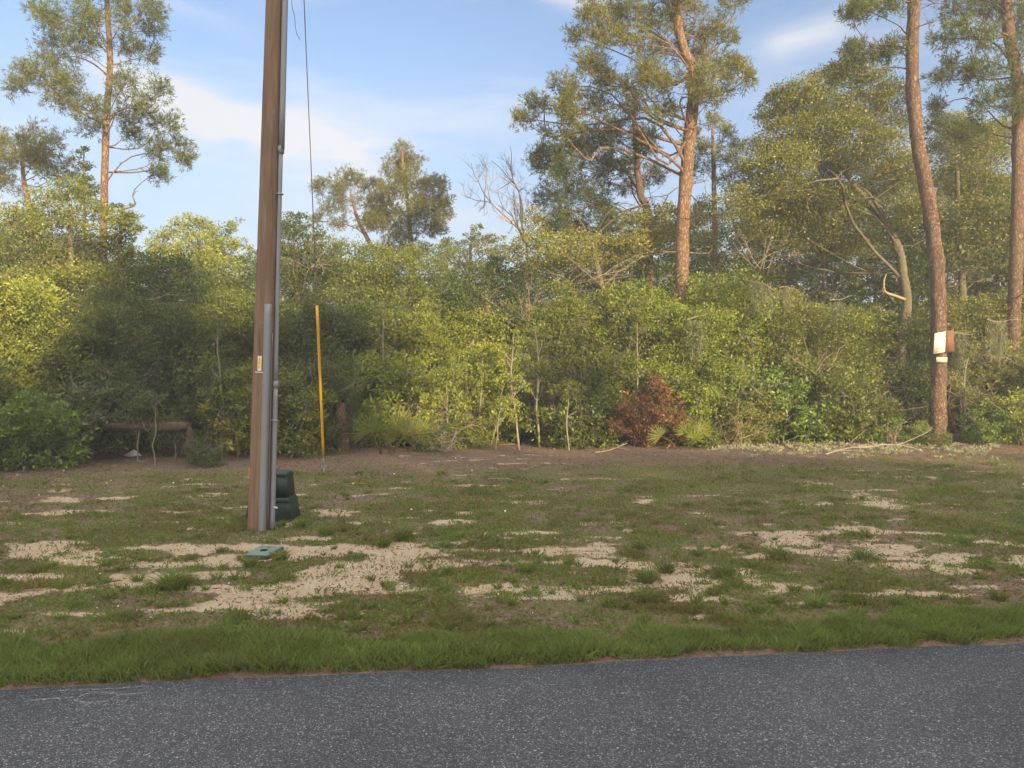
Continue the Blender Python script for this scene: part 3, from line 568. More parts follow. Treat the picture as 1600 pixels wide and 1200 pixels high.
# ------------------------------------------------------------------ thicket: shrubs and small oaks that share a few meshes
def proto(seed, H, Wd, nl, Rl, L, W, od, stems, stemr, low=.12, flat=.8, lean=.3):
    rng = np.random.default_rng(seed); gw, gl = G(), G(); lob = []
    for i in range(nl):
        z = H * (low + (1 - low) * ((i + .5) / nl) ** .9) - Rl * .6; k = math.sqrt(max(.08, 1 - ((z / H - .42) / .75) ** 2)); a = i * 2.4 + rng.uniform(-.4, .4); rr = Wd / 2 * k * math.sqrt(rng.uniform(.08, 1)) * .85
        lob.append((np.array([rr * math.cos(a), rr * math.sin(a), max(z, Rl * .5)]), Rl * rng.uniform(.7, 1.25)))
    st = []
    for s in range(stems):
        a = rng.uniform(0, 6.28); b = np.array([math.cos(a), math.sin(a), 0]) * Wd * .06 * (stems > 1); e = np.array([math.cos(a) * Wd * lean, math.sin(a) * Wd * lean, H * rng.uniform(.65, .9)])
        P, r2 = resample([b - [0, 0, .08], b + (e - b) * .35 + rng.standard_normal(3) * .06 * H * .4, b + (e - b) * .7 + rng.standard_normal(3) * .05 * H * .4, e], [stemr * 1.2, stemr, stemr * .7, stemr * .3], 12); tube(gw, P, r2, 6); st.append(P)
    for C, Rr in lob:
        P = st[rng.integers(len(st))]; i = int(np.argmin(np.abs(P[:, 2] - (C[2] - .3 * np.linalg.norm(P[:, :2] - C[:2], axis=1))))); tube(gw, growpath(P[i], C, rng, .05, 6, .12), np.linspace(stemr * .5, .006, 6), 4, cap=False)
        foliage_leaf(gw, gl, C, Rr, rng, L, W, od, flat, .005)
    for k in range(9):                                                       # dead twigs that stick out of the leaves
        P = st[rng.integers(len(st))]; i = rng.integers(5, len(P)); a = rng.uniform(0, 6.28)
        bare(gw, P[i], unit(np.array([math.cos(a), math.sin(a), rng.uniform(-.1, .9)])), Wd * rng.uniform(.35, .62), .007 + .002 * H * .5, 2, rng, .5, .03)
    return gw.mesh('stems', BM['stem'] if stemr < .04 else BM['oak'], True), gl.mesh('foliage', LM['mid'])
SHR = [proto(101, 1.6, 2.2, 16, .42, .085, .045, 1.35, 5, .018), proto(102, 2.2, 2.2, 18, .44, .075, .040, 1.15, 4, .022), proto(103, 2.8, 2.0, 20, .42, .058, .026, 1.0, 4, .022, .15),
       proto(104, 1.0, 1.6, 10, .32, .060, .032, 1.2, 5, .012), proto(105, 2.0, 2.6, 18, .46, .115, .048, 1.1, 5, .02), proto(106, 2.5, 1.8, 13, .42, .080, .036, .9, 3, .02, .28)]
OAK = [proto(111, 4.2, 3.4, 20, .66, .068, .036, 1.0, 2, .05, .2), proto(112, 5.2, 3.6, 22, .72, .080, .042, 1.0, 2, .06, .22), proto(113, 5.0, 2.8, 18, .64, .062, .034, .95, 1, .06, .25, lean=.1), proto(114, 3.6, 3.8, 20, .66, .075, .040, 1.0, 3, .045, .15)]
def plant(name, pro, px, D, sc, rz, tone, label, cat, group, sz=None):
    X = (px - 800) / F * D; o = empty(name, (X, D, 0), rz); o.scale = (sc, sc, sc * (sz or 1)); tag(o, label, cat, group)
    st, fo = pro
    c = bpy.data.objects.new('stems', st); COL.objects.link(c); c.parent = o
    c = bpy.data.objects.new('foliage', fo); COL.objects.link(c); c.parent = o
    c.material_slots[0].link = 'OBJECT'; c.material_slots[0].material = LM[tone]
    return o
GS = 'shrubs along the front of the thicket'
# (px, distance, proto, height m, tone, label)
shrubs = [
 (-60, 16.6, 1, 2.4, 'mid', 'shrub cut by the left frame edge behind the round green bush'),
 (55, 16.7, 0, 1.62, 'vivid', 'dense rounded bright green bush at the left edge of the grass'),
 (132, 18.3, 4, 1.9, 'dark', 'dark shrub touching the right side of the round green bush'),
 (185, 19.1, 5, 2.3, 'dark', 'thin shaded shrub left of the fallen trunk'),
 (255, 19.0, 3, .6, 'mid', 'low shrub growing under the raised fallen trunk'),
 (318, 19.6, 1, 2.2, 'dark', 'dark shrub just right of the broken stump of the fallen trunk'),
 (322, 16.9, 3, .55, 'dark', 'low dark bush in front of the broken stump of the fallen trunk'),
 (372, 19.0, 4, 1.8, 'mid', 'shrub partly hidden by the left side of the utility pole'),
 (452, 19.2, 1, 2.3, 'mid', 'green shrub between the utility pole and the yellow guy sleeve'),
 (508, 19.8, 2, 2.4, 'dark', 'dark upright shrub right behind the yellow guy sleeve'),
 (560, 21.5, 4, 2.3, 'bright', 'glossy green shrub over the brown stump beside the palmetto'),
 (622, 21.8, 1, 2.5, 'bright', 'bright shrub rising directly behind the palmetto fans'),
 (672, 20.0, 3, .75, 'dark', 'low dark green bush on the right of the palmetto'),
 (708, 21.2, 1, 2.0, 'yellow', 'sunlit yellow green shrub behind the low dark bush'),
 (760, 21.4, 5, 2.7, 'yellow', 'airy sunlit shrub left of the white stemmed sapling'),
 (738, 20.6, 3, .9, 'mid', 'knee high shrub under the sunlit centre bushes'),
 (806, 22.2, 2, 3.0, 'yellow', 'tallest sunlit yellow shrub in the centre of the thicket'),
 (862, 21.6, 4, 1.9, 'mid', 'shaded shrub right of the white stemmed sapling'),
 (905, 21.0, 0, 1.4, 'dark', 'dark waist high bush left of the rust brown bush'),
 (940, 21.8, 1, 2.5, 'mid', 'leafy shrub behind the left half of the rust brown bush'),
 (1062, 22.0, 1, 2.3, 'bright', 'bright shrub behind the right half of the rust brown bush'),
 (1098, 20.8, 3, .8, 'mid', 'small bush beside the small palmetto right of the rust brown bush'),
 (1130, 22.2, 5, 2.6, 'bright', 'upright leafy shrub right of the small palmetto'),
 (1165, 21.6, 0, 1.4, 'olive', 'olive twiggy bush left of the brightest right hand shrub'),
 (1222, 21.9, 4, 2.0, 'vivid', 'brightest sunlit shrub on the right half, yellow green tips'),
 (1275, 22.4, 1, 2.4, 'mid', 'mid green shrub right of the brightest right hand shrub'),
 (1325, 22.2, 4, 2.0, 'mid', 'wide shrub in front of the pale forked oak trunk'),
 (1378, 22.0, 3, .8, 'vivid', 'small bright bush at the edge of the pale lichen strip'),
 (1408, 23.6, 1, 2.3, 'dark', 'dark shrub over the charred log'),
 (1424, 21.6, 3, .62, 'vivid', 'little green bush at the left foot of the notice pine'),
 (1468, 21.0, 3, .42, 'mid', 'weedy tuft of leaves in front of the notice pine base'),
 (1505, 23.6, 5, 2.5, 'olive', 'straggly olive shrub right behind the notice pine'),
 (1545, 21.8, 0, 1.05, 'vivid', 'dense low green bush right of the notice pine'),
 (1602, 21.6, 4, 1.4, 'yellow', 'yellow green bush at the right frame edge'),
 (1585, 23.8, 2, 3.0, 'yellow', 'tall sunlit shrub around the foot of the right edge pine'),
 (1680, 22.5, 1, 2.6, 'mid', 'shrub just outside the right frame edge')]
rs = random.Random(7)
HP = [1.6, 2.2, 2.8, 1.0, 2.0, 2.5]
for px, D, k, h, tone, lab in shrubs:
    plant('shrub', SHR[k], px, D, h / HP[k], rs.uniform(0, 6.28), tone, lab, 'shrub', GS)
GT = 'small oaks in the middle of the thicket'
HO = [4.2, 5.2, 5.0, 3.6]
small = [
 (-90, 19.5, 1, 5.4, 'mid', 'small oak beyond the left frame edge'),
 (15, 19.8, 0, 4.6, 'yellow', 'sunlit small oak above the round green bush at the left edge'),
 (90, 20.4, 3, 3.7, 'mid', 'low small oak left of the fallen trunk behind the dark shrub'),
 (160, 21.0, 2, 4.3, 'dark', 'shaded small oak below the tall slim pine'),
 (232, 20.6, 0, 4.0, 'dark', 'shaded small oak behind the fallen trunk'),
 (300, 21.4, 3, 3.8, 'dark', 'wide shaded small oak midway between the fallen trunk and the utility pole'),
 (365, 21.2, 2, 4.3, 'mid', 'narrow small oak against the left side of the utility pole'),
 (440, 21.6, 0, 4.3, 'dark', 'small oak half hidden behind the grey conduits of the pole'),
 (505, 22.6, 3, 4.1, 'dark', 'darkest small oak behind the yellow guy sleeve'),
 (570, 24.0, 0, 4.2, 'dark', 'shaded small oak high behind the palmetto'),
 (632, 24.2, 3, 3.9, 'mid', 'small oak behind the bright shrub of the palmetto'),
 (690, 23.6, 2, 4.2, 'yellow', 'slim sunlit small oak left of the centre'),
 (742, 24.4, 0, 4.2, 'yellow', 'golden small oak behind the sunlit centre shrubs'),
 (835, 24.3, 3, 4.1, 'mid', 'small oak with thin limbs right of the centre'),
 (890, 23.8, 2, 4.7, 'mid', 'narrow small oak over the dark waist high bush'),
 (945, 23.8, 0, 4.4, 'mid', 'rounded small oak behind the rust brown bush'),
 (1005, 24.0, 1, 4.9, 'bright', 'tall bright small oak left of the orange trunk'),
 (1065, 22.9, 0, 4.2, 'bright', 'sunlit small oak hiding the foot of the orange trunk'),
 (1120, 23.7, 1, 5.2, 'bright', 'fresh green small oak right of the orange trunk'),
 (1180, 24.6, 3, 4.4, 'mid', 'broad small oak behind the brightest right hand shrub'),
 (1240, 24.4, 2, 4.5, 'olive', 'olive small oak draped with moss between the big oak and the centre'),
 (1300, 24.0, 0, 4.2, 'mid', 'small oak under the left limbs of the large spreading oak'),
 (1352, 25.8, 3, 4.0, 'mid', 'small oak just left of the pale forked oak trunk'),
 (1452, 25.5, 0, 4.2, 'dark', 'dark small oak directly behind the notice board'),
 (1520, 25.0, 1, 4.6, 'olive', 'mossy small oak between the notice pine and the right edge pine'),
 (1590, 26.2, 0, 4.8, 'yellow', 'yellow lit small oak behind the right edge pine'),
 (1690, 25.0, 1, 5.2, 'mid', 'small oak beyond the right frame edge')]
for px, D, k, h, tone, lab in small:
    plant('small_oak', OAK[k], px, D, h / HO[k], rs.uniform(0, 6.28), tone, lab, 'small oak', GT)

# far wood: one mass behind the trees one can tell apart
def wood_mass(name, label, pts, L, W, od, seed, mat='dark'):
    rng = np.random.default_rng(seed); gl = G(); gw = G()
    for x, y, z, r in pts: foliage_leaf(gw, gl, np.array([x, y, z]), r, rng, L, W, od, .8, tw=False)
    done = set()
    for x, y, z, r in pts:
        k = (round(x / 2.2), round(y / 3))
        if k in done: continue
        done.add(k); tube(gw, resample([[x, y, -.1], [x + rng.uniform(-.4, .4), y, z * .5], [x, y, z]], [.12, .09, .04], 6)[0], [.12, .11, .09, .08, .06, .03], 6)
    for v in gw.v: pass
    me = gl.mesh(name); me.materials.append(LM[mat]); o = link(name, me, LM[mat]); tag(o, label, 'woodland', kind='stuff')
    w2 = link('trunks', gw.mesh('trunks', None, True), BM['oak'], o); w2['kind'] = 'stuff'
    return o
rw = random.Random(3); pts = []
for D in (27.5, 31, 35, 40, 46):
    px = -250
    while px < 1850:
        x = (px - 800) / F * D
        topy = np.interp(px, [-250, 0, 120, 190, 230, 300, 400, 470, 560, 680, 760, 800, 860, 1000, 1200, 1400, 1600, 1850], [350, 320, 345, 380, 410, 375, 380, 375, 400, 405, 415, 410, 370, 320, 300, 250, 235, 260])
        H = (565 - topy) / F * D + CAMZ - 1.0 - (D < 28) * .8
        z = .8
        while z < H:
            pts.append((x + rw.uniform(-.6, .6), D + rw.uniform(-1.2, 1.2), z, rw.uniform(.9, 1.35))); z += rw.uniform(1.2, 1.7)
        px += 1.55 / D * F
for D in (22.5, 25.5):
    for px in [p for p in range(-900, 2600, 62) if not -150 < p < 1740]:
        for z in np.arange(.7, 4.6, 1.3): pts.append(((px - 800) / F * D + rw.uniform(-.5, .5), D + (px + 200 < 0) * -3 + rw.uniform(-.8, .8), z, rw.uniform(.8, 1.1)))
wood_mass('far_wood', 'dense dark woodland filling the space behind the thicket', pts, .13, .075, .68, 55, 'dark')

# the wood on the other side of the road, behind the camera, whose shadow covers the grass
def shade_h(px): return np.interp(px, [-300, -60, 20, 130, 190, 215, 265, 300, 360, 440, 500, 545, 600, 840, 880, 960, 1010, 1150, 1230, 1300, 1400, 1700, 2400], [3.0, 1.6, 1.6, 3.2, 4.6, 7.4, 7.4, 4.8, 3.8, 4.0, 4.0, .9, .1, .0, .2, .3, .2, .1, -.5, -.9, -1.7, -1.9, -1.9])
pts = []; te = math.tan(R(EL)) / math.cos(R(0)); ta = math.tan(R(AZ)); Y0 = -24
for row, Yr in enumerate((-24.5, -27.5)):
    x = 1.0
    while x < 64:
        Xs = x - (20.5 - Yr) * ta; px = 800 + F * Xs / 20.5
        H = shade_h(px) + (20.5 - Yr) * math.tan(R(EL)) / math.cos(R(AZ)) - row * .9 - .5
        z = .5
        while z < H - .9: pts.append((x + rw.uniform(-.5, .5), Yr + rw.uniform(-.8, .8), z, rw.uniform(1.0, 1.45))); z += 1.25
        pts.append((x + rw.uniform(-.3, .3), Yr, H - .75 + rw.uniform(-.35, .35), .95))
        for a_, b_, z0_, z1_ in ((500, 650, 2.5, 4.4), (860, 960, 2.2, 3.6), (1370, 1440, .4, 2.0)):      # floating leaf lobes added to shade the thicket higher up, light passes under them
            if a_ < px < b_:
                z = H + z0_
                while z < H + z1_: pts.append((x + rw.uniform(-.4, .4), Yr, z, rw.uniform(.7, 1.0))); z += .8
        if px > 980 and rw.random() < .22: pts.append((x, Yr, H + rw.uniform(.5, 7), rw.uniform(.3, .6)))  # stray floating leaf lobes added to dapple the sunlight
        x += 1.15
wood_mass('roadside_wood', 'tall dark woodland across the road behind the viewer', pts, .26, .17, 1.5, 56, 'dark')

# ------------------------------------------------------------------ saplings with pale stems
def sapling(px, py, D, hpx, label, seed, tone='mid', fork=True, leafy=1.0, hw=1.6, group='pale stemmed saplings at the thicket front'):
    rng = np.random.default_rng(seed); s = D / F; X = (px - 800) * s; H = hpx * s; o = empty('sapling', (X, D, 0)); tag(o, label, 'sapling', group)
    g, g2, gl = G(), G(), G(); pts = [np.array([0, 0, -.06])]; 
    for i in range(1, 7): pts.append(np.array([pts[-1][0] + rng.normal(0, .035), pts[-1][1] + rng.normal(0, .03), H * i / 6]))
    P, rr = resample(pts, np.linspace(hw * s * .8, hw * s * .32, 7), 16); tube(g, P, rr, 6)
    for k in range(7):
        i = rng.integers(6, 16); a = rng.uniform(0, 6.28); d = unit(np.array([math.cos(a), .6 * math.sin(a), .8])); Lb = rng.uniform(.25, .7) * (1 - .03 * i)
        bare(g2, P[i], d, Lb, hw * s * .4, 1, rng, .5, .1); E = P[i] + d * Lb
        if rng.random() < leafy: foliage_leaf(g2, gl, E, rng.uniform(.16, .3), rng, .06, .032, .8, .8, .003)
    if leafy > .2: foliage_leaf(g2, gl, P[-1], .28, rng, .06, .032, .8, .9, .003)
    g.join(g2); link('stem', g.mesh('stem', None, True), BM['stem'], o)
    if gl.n: link('foliage', gl.mesh('foliage'), LM[tone], o)
for a in [
 (212, 712, 17.4, 92, 'thin pale sapling just left of the white bag', 1, 'dark', True, .6),
 (240, 722, 16.8, 105, 'pale sapling crossing in front of the fallen trunk', 2, 'dark', True, .15),
 (270, 722, 17.6, 60, 'short forked sapling right of the one crossing the fallen trunk', 3, 'dark', True, .5),
 (346, 708, 18.4, 208, 'tall pale sapling with bare forked top left of the utility pole', 4, 'mid', True, .5, 2.4),
 (325, 712, 18.3, 95, 'crooked pale sapling beside the tall bare topped one', 5, 'dark', True, .6),
 (603, 690, 21.3, 195, 'pale sapling above the palmetto fans', 15, 'mid', True, .6, 2.2),
 (752, 700, 20.5, 150, 'slim sapling in the sunlit centre, left of the white one', 6, 'yellow'),
 (700, 702, 20.3, 120, 'sapling behind the low dark bush by the palmetto', 7, 'yellow'),
 (812, 705, 19.9, 175, 'whitest straightest sapling in the centre of the thicket', 8, 'yellow', True, .9, 2.4),
 (843, 700, 20.8, 180, 'grey brown sapling immediately right of the whitest one', 9, 'mid', True, .6, 2.6),
 (890, 706, 20.0, 95, 'crooked sapling with a wide fork left of the rust brown bush', 10, 'mid', True, .7),
 (775, 708, 19.8, 70, 'leaning thin twig of a sapling between the slim and the whitest', 11, 'yellow', True, .3),
 (992, 560 + 140, 21.0, 200, 'sapling of bare tan stems above the rust brown bush', 12, 'mid', True, .3),
 (1165, 695, 22.3, 150, 'forked pale sapling with mossy twigs right of the orange trunk', 13, 'olive', True, .5, 2.2),
 (1507, 690, 22.6, 140, 'grey sapling with peeling stem right of the notice pine', 14, 'olive', True, .5, 2.6)]: sapling(*a)

# dead brush
def brush(px, py, D, h, n, label, seed, mat='twig', depth=2, name='dead_brush', lean=None, cat='dead brush', group='tangles of dead twigs'):
    rng = np.random.default_rng(seed); c = at(px, py, D); o = empty(name, (c[0], D, max(0, c[2]))); tag(o, label, cat, group); g = G()
    for k in range(n):
        d = unit(rng.standard_normal(3) * np.array([1, .7, .35]) + np.array([0, 0, .9]) + (np.array(lean) if lean else 0)); bare(g, rng.standard_normal(3) * np.array([.15, .15, 0]) * h, d, h * rng.uniform(.6, 1), .011, depth, rng, .6, .02)
    link('twigs', g.mesh('twigs', None, True), BM[mat], o)
for a in [
 (665, 690, 20.2, 1.3, 12, 'tan dead twig tangle between palmetto and sunlit shrubs', 1),
 (700, 705, 19.0, .55, 10, 'grey low dead twigs at the foot of the low dark bush', 2, 'greytwig'),
 (820, 500, 23, 1.3, 7, 'bare fan of grey branches high above the white sapling', 3, 'greytwig'),
 (1150, 695, 20.9, 1.0, 12, 'sunlit tan dead brush left of the brightest right hand shrub', 4),
 (1280, 580, 21.6, 1.1, 7, 'pale bare branches fanned to the right over the right hand shrubs', 5, 'twig', 1, 'dead_brush', (.6, 0, 0)),
 (1395, 690, 21.4, .5, 8, 'small upright dead twigs on the lichen strip', 6, 'twig', 1),
 (300, 715, 17.8, .6, 6, 'white bare twigs at the broken stump', 7, 'stem', 1),
 (1500, 620, 23, 1.4, 9, 'hanging grey twig tangle right of the notice', 8, 'twig', 2, 'dead_brush', (0, 0, -.9)),
 (1560, 560, 23.2, 1.3, 10, 'pale twig tangle across the right edge pine', 9, 'greytwig', 2, 'dead_brush', (0, 0, -.5)),
 (480, 420, 25, 1.6, 7, 'orange lit bare twigs between the pole and the guy wire', 10, 'twig', 2),
 (900, 440, 24, 1.8, 9, 'curving pale bare limbs below the dark pine crown', 11, 'twig', 2, 'dead_brush', (.5, 0, -.4)),
 (1190, 420, 23.6, 1.6, 8, 'mossy bare branches arching above the fresh green small oak', 12, 'twig', 2, 'dead_brush', (.7, 0, -.2))]: brush(*a)

# rust brown dead bush
def rust_bush():
    D = 20.8; rng = np.random.default_rng(77); o = empty('dead_bush', ((1012 - 800) / F * D, D, 0)); tag(o, 'rust brown dead leafy bush right of centre', 'dead bush'); g, gl = G(), G(); s = D / F
    for x, y, r in [(1010, 620, 16), (1030, 612, 14), (990, 630, 16), (1045, 628, 14), (975, 650, 16), (1010, 648, 20), (1040, 655, 18), (985, 672, 18), (1060, 665, 14), (1025, 678, 18), (965, 668, 12), (1000, 692, 16), (1050, 688, 14), (1022, 598, 8)]:
        C = at(x, y, D + rng.uniform(-.35, .35)) - np.array(o.location); C[2] = max(C[2], .08)
        tube(g, growpath(np.array([0, 0, -.05]), C, rng, .05, 6, .1), np.linspace(.015, .005, 6), 4, cap=False); foliage_leaf(g, gl, C, r * s * 1.3, rng, .11, .035, .95, .9, .004)
    link('stems', g.mesh('stems', None, True), BM['brown'], o); link('foliage', gl.mesh('foliage'), LM['dead'], o)
rust_bush()

# palmettos
def palmetto(px, py, D, n, Lf, label, seed, mat='palm', droop=0.0, name='palmetto', wide=1.0, group='saw palmettos at the thicket front'):
    rng = np.random.default_rng(seed); o = empty(name, ((px - 800) / F * D, D, 0)); tag(o, label, 'palmetto', group)
    for k in range(n):
        g = G(); a = -math.pi / 2 + (k + .5 - n / 2) / n * 2.0 * wide * 1.9 + rng.uniform(-.2, .2); el = rng.uniform(.45, 1.15) - droop
        d = np.array([math.cos(a + math.pi) * -1 * math.cos(el) if False else math.sin(a + math.pi / 2) * math.cos(el), -.45 * math.cos(a + math.pi / 2) * math.cos(el), math.sin(el)])
        d = unit(d); pl = rng.uniform(.5, .95) * Lf; e = d * pl; S = np.array([rng.normal(0, .16), rng.normal(0, .12), .02])
        tube(g, growpath(S, S + e, rng, .08, 5, .03), np.linspace(.012, .008, 5), 4, t=.4)
        hub = S + e; sd = unit(np.cross(d, [0, 1, 0.2])); nb = 15; fa = np.linspace(-1.5, 1.5, nb)
        nrm = unit(np.cross(d, sd))
        for i, f in enumerate(fa):
            dd = unit(d * math.cos(f) + sd * math.sin(f) + nrm * .12 * (i % 2 - .5)); Lb = Lf * .72 * (1 - .18 * abs(f)) * rng.uniform(.9, 1.08); tip = hub + dd * Lb + np.array([0, 0, -.10 * Lb * abs(f) - .25 * droop * Lb]); w = unit(np.cross(dd, nrm)) * .015
            mid = hub + (tip - hub) * .5
            g.add([hub, mid + w, tip, mid - w + nrm * .006], np.array([[0, 1, 2, 3]]), np.clip(.55 + .35 * (i % 2) - .25 * (k % 2) + rng.normal(0, .12), 0, 1))
        link('frond', g.mesh('frond'), LM[mat], o)
palmetto(606, 700, 19.2, 7, 1.0, 'palmetto with yellow green fan fronds beside the brown stump', 1)
palmetto(646, 700, 19.8, 5, .72, 'smaller palmetto on the right side of the big fan palmetto', 4)
palmetto(1085, 708, 20.0, 4, .62, 'palmetto with few stiff fronds right of the rust brown bush', 2, 'mid')
palmetto(487, 690, 19.3, 7, .42, 'dead tan palmetto hanging left of the yellow guy sleeve', 3, 'tan', .9)
palmetto(518, 690, 20.6, 6, .6, 'dark green palmetto just right of the yellow guy sleeve', 5)

# spanish moss
def moss(px, py, D, wpx, hpx, label, seed, n=40):
    rng = np.random.default_rng(seed); s = D / F; c = at(px, py, D); o = empty('spanish_moss', c); tag(o, label, 'moss', 'hanging moss'); g = G()
    for k in range(n):
        x = rng.normal(0, .35) * wpx * s; y = rng.normal(0, .1); L = hpx * s * rng.uniform(.4, 1.1); m = int(6 + L * 26); t = np.sort(rng.uniform(0, 1, m)); P = np.stack([x + .02 * np.sin(t * 9 + k) + rng.normal(0, .012, m), np.full(m, y) + rng.normal(0, .012, m), -t * L], 1)
        leaves(g, P, .11, .014, rng, (0, 0, -1.2), .4)
    gb = G(); bare(gb, np.array([-wpx * s * .7, 0, .02]), np.array([1, 0, 0.05]), wpx * s * 1.5, .015, 1, rng, .3, 0.0)
    link('strands', g.mesh('strands'), LM['moss'], o); link('twig', gb.mesh('twig', None, True), BM['twig'], o)
moss(243, 470, 21.0, 26, 50, 'grey moss hanging over the shaded thicket left of the pole', 1)
moss(1088, 500, 21.6, 20, 70, 'long moss hanging below the orange trunk', 2)
moss(1190, 440, 22.2, 30, 50, 'moss tufts hanging above the right hand shrubs', 3)
moss(1500, 520, 23, 26, 70, 'moss draped right of the notice', 4, 46)
moss(1560, 500, 22.8, 26, 80, 'moss draped in front of the right edge pine', 5, 46)
moss(1230, 450, 22.4, 16, 34, 'short moss tuft over the brightest right hand shrub', 6, 20)
moss(1310, 470, 22.6, 20, 44, 'moss tuft left of the pale forked trunk', 7, 24)

# ------------------------------------------------------------------ logs, stumps, litter on the ground
def loggy(name, label, cat, A, B, r, bark, seed, extra=None, rough=.08):
    rng = np.random.default_rng(seed); A = np.array(A, float); B = np.array(B, float); o = empty(name, (*A[:2], 0)); tag(o, label, cat)
    g = G(); n = 12; t = np.linspace(0, 1, n)[:, None]; P = A * (1 - t) + B * t + rng.standard_normal((n, 3)) * r * .12 - np.array([*A[:2], 0]); tube(g, P, r * np.linspace(1, .85, n), 12, rough=rough, rng=rng)
    for k in range(3):
        i = rng.integers(2, n - 2); bare(g, P[i], unit(rng.standard_normal(3) + [0, 0, .6]), r * 2.5, r * .18, 0, rng)
    link('log', g.mesh('log', None, False), BM[bark], o)
    if extra is not None:
        g = G(); e = np.array(extra[0]) - np.array([*A[:2], 0]); h = extra[1]; P = np.array([[e[0], e[1], -.1], [e[0] + .02, e[1], h * .4], [e[0], e[1], h * .8], [e[0] - .03, e[1], h]]); P, rr = resample(P, [extra[2] * 1.25, extra[2], extra[2], extra[2] * .6], 9); tube(g, P, rr, 12, rough=.1, rng=rng)
        link('stump', g.mesh('stump'), BM[bark], o)
    return o
a = at(294, 667, 17.2); b = at(105, 668, 17.9)
loggy('fallen_tree', 'broken brown trunk lying level on its stump at the left thicket edge', 'fallen tree', a, b, .105, 'greybrown', 1, (at(297, 700, 17.25), .84, .085), .14)
c = ground_at(535, 702)
rng = np.random.default_rng(4); g = G(); P, rr = resample([[0, 0, -.1], [.01, 0, .4], [-.03, 0, .9], [-.02, 0, 1.25]], [.19, .15, .14, .09], 14); tube(g, P, rr, 14, rough=.09, rng=rng)
o = link('tree_stump', g.mesh('tree_stump'), BM['brown']); o.location = (at(535, 700, 19.5)[0], 19.5, 0); tag(o, 'rough brown standing stump at the left edge of the palmetto', 'stump')
loggy('charred_log', 'black hollow charred log in the dark gap left of the notice pine', 'charred log', at(1392, 664, 22.6), at(1440, 660, 22.9), .13, 'char', 3)
def stick(px, py, Lm, ang, r, label, seed, mat='twig'):
    c = ground_at(px, py); rng = np.random.default_rng(seed); g = G(); bare(g, np.array([0, 0, r + .015]), unit(np.array([math.cos(ang), math.sin(ang), .03])), Lm, r, 1, rng, .25, 0.0)
    o = link('fallen_stick', g.mesh('fallen_stick', None, True), BM[mat]); o.location = c; tag(o, label, 'stick', 'sticks on the ground')
stick(930, 709, .9, -.05, .018, 'pale stick on the litter left of the rust brown bush', 1)
stick(815, 735, .35, -.5, .012, 'short pale curved stick on the brown litter below the white sapling', 2)
stick(762, 750, 1.0, .02, .012, 'long thin stick flat on the bare patch in the middle', 3)
stick(1290, 712, 1.6, -.1, .022, 'long dead branch lying across the lichen strip', 4, 'greytwig')
stick(1345, 700, 1.2, .5, .02, 'curved dead branch on the litter left of the small bright bush', 5)
stick(1545, 703, .8, -.15, .02, 'pale broken branch in front of the low bush at the right', 6)
stick(1400, 735, .9, -.05, .012, 'thin straight stick in the grass below the notice pine', 7)
stick(215, 722, .5, .1, .018, 'short pale stick below the white bag', 8, 'stem')
stick(600, 695, .5, 2.6, .014, 'white dead frond stalk under the palmetto', 9, 'stem')

def plain(name, col, rough=.5, spec=.4, metal=0.0, var=.12, sc=12, stretch=1.0, bs=.15):
    m, t, out = newmat(name); co = objco(t); n = noise(t, co, sc, 5, .6, sc=(1, 1, stretch)); n2 = noise(t, co, 2.5, 3, .5)
    c = mixrgb(t, n, tuple(x * (1 - var) for x in col), tuple(min(1, x * (1 + var)) for x in col)); c = mixrgb(t, M(t, 'MULTIPLY', smooth(t, n2, .5, .75), .3), c, tuple(x * .6 + .04 for x in col))
    princ(t, out, c, rough, spec, bump(t, n, bs, .004), metal); return m
MT = dict(white=plain('white plastic bag', (.55, .55, .60), .4), grey=plain('grey pvc', (.22, .23, .25), .45, .4, 0, .08, 8, .2), galv=plain('galvanised steel', (.33, .34, .36), .4, .5, .55, .1, 14, .4),
          yellow=plain('yellow plastic', (.80, .42, .012), .4, .5, 0, .06), green=plain('dark green plastic', (.024, .042, .036), .55, .4, 0, .15), lid=plain('green grey lid', (.14, .21, .185), .7, .3, 0, .15, 20),
          orange=plain('orange plastic', (.95, .16, .02), .5), black=plain('black hole', (.008, .010, .010), .8, .1), wire=plain('steel wire', (.22, .22, .22), .45, .5, .6), paper=plain('weathered white sheet', (.78, .72, .62), .6, .3, 0, .05, 6),
          brownboard=plain('brown board', (.16, .075, .045), .7, .2, 0, .12, 8), ink=plain('dark ink', (.05, .06, .08), .7), fade=plain('faded ink', (.30, .30, .28), .7), plaque=plain('pale green plaque', (.45, .48, .33), .5, .3), tagy=plain('yellow tag', (.85, .55, .10), .5), chalk=None)
# white bag
g = G(); rng = np.random.default_rng(8); n = 9
V = [[0, 0, .15]]; 
for ring, (rr, z) in enumerate(((.09, .10), (.17, .03), (.22, 0.0))):
    for k in range(n): a_ = k / n * 6.283; V.append([rr * math.cos(a_) * rng.uniform(.7, 1.25), rr * .6 * math.sin(a_) * rng.uniform(.7, 1.2), z + rng.uniform(-.02, .03)])
Ft = np.array([[0, 1 + k, 1 + (k + 1) % n] for k in range(n)]); Fq = np.array([[1 + i * n + k, 1 + (i + 1) * n + k, 1 + (i + 1) * n + (k + 1) % n, 1 + i * n + (k + 1) % n] for i in range(2) for k in range(n)])
g.add(V, [Ft, Fq]); o = link('plastic_bag', g.mesh('plastic_bag'), MT['white']); o.location = ground_at(209, 713) + [0, 0, .02]; tag(o, 'crumpled white plastic bag on the brown litter at left', 'bag')

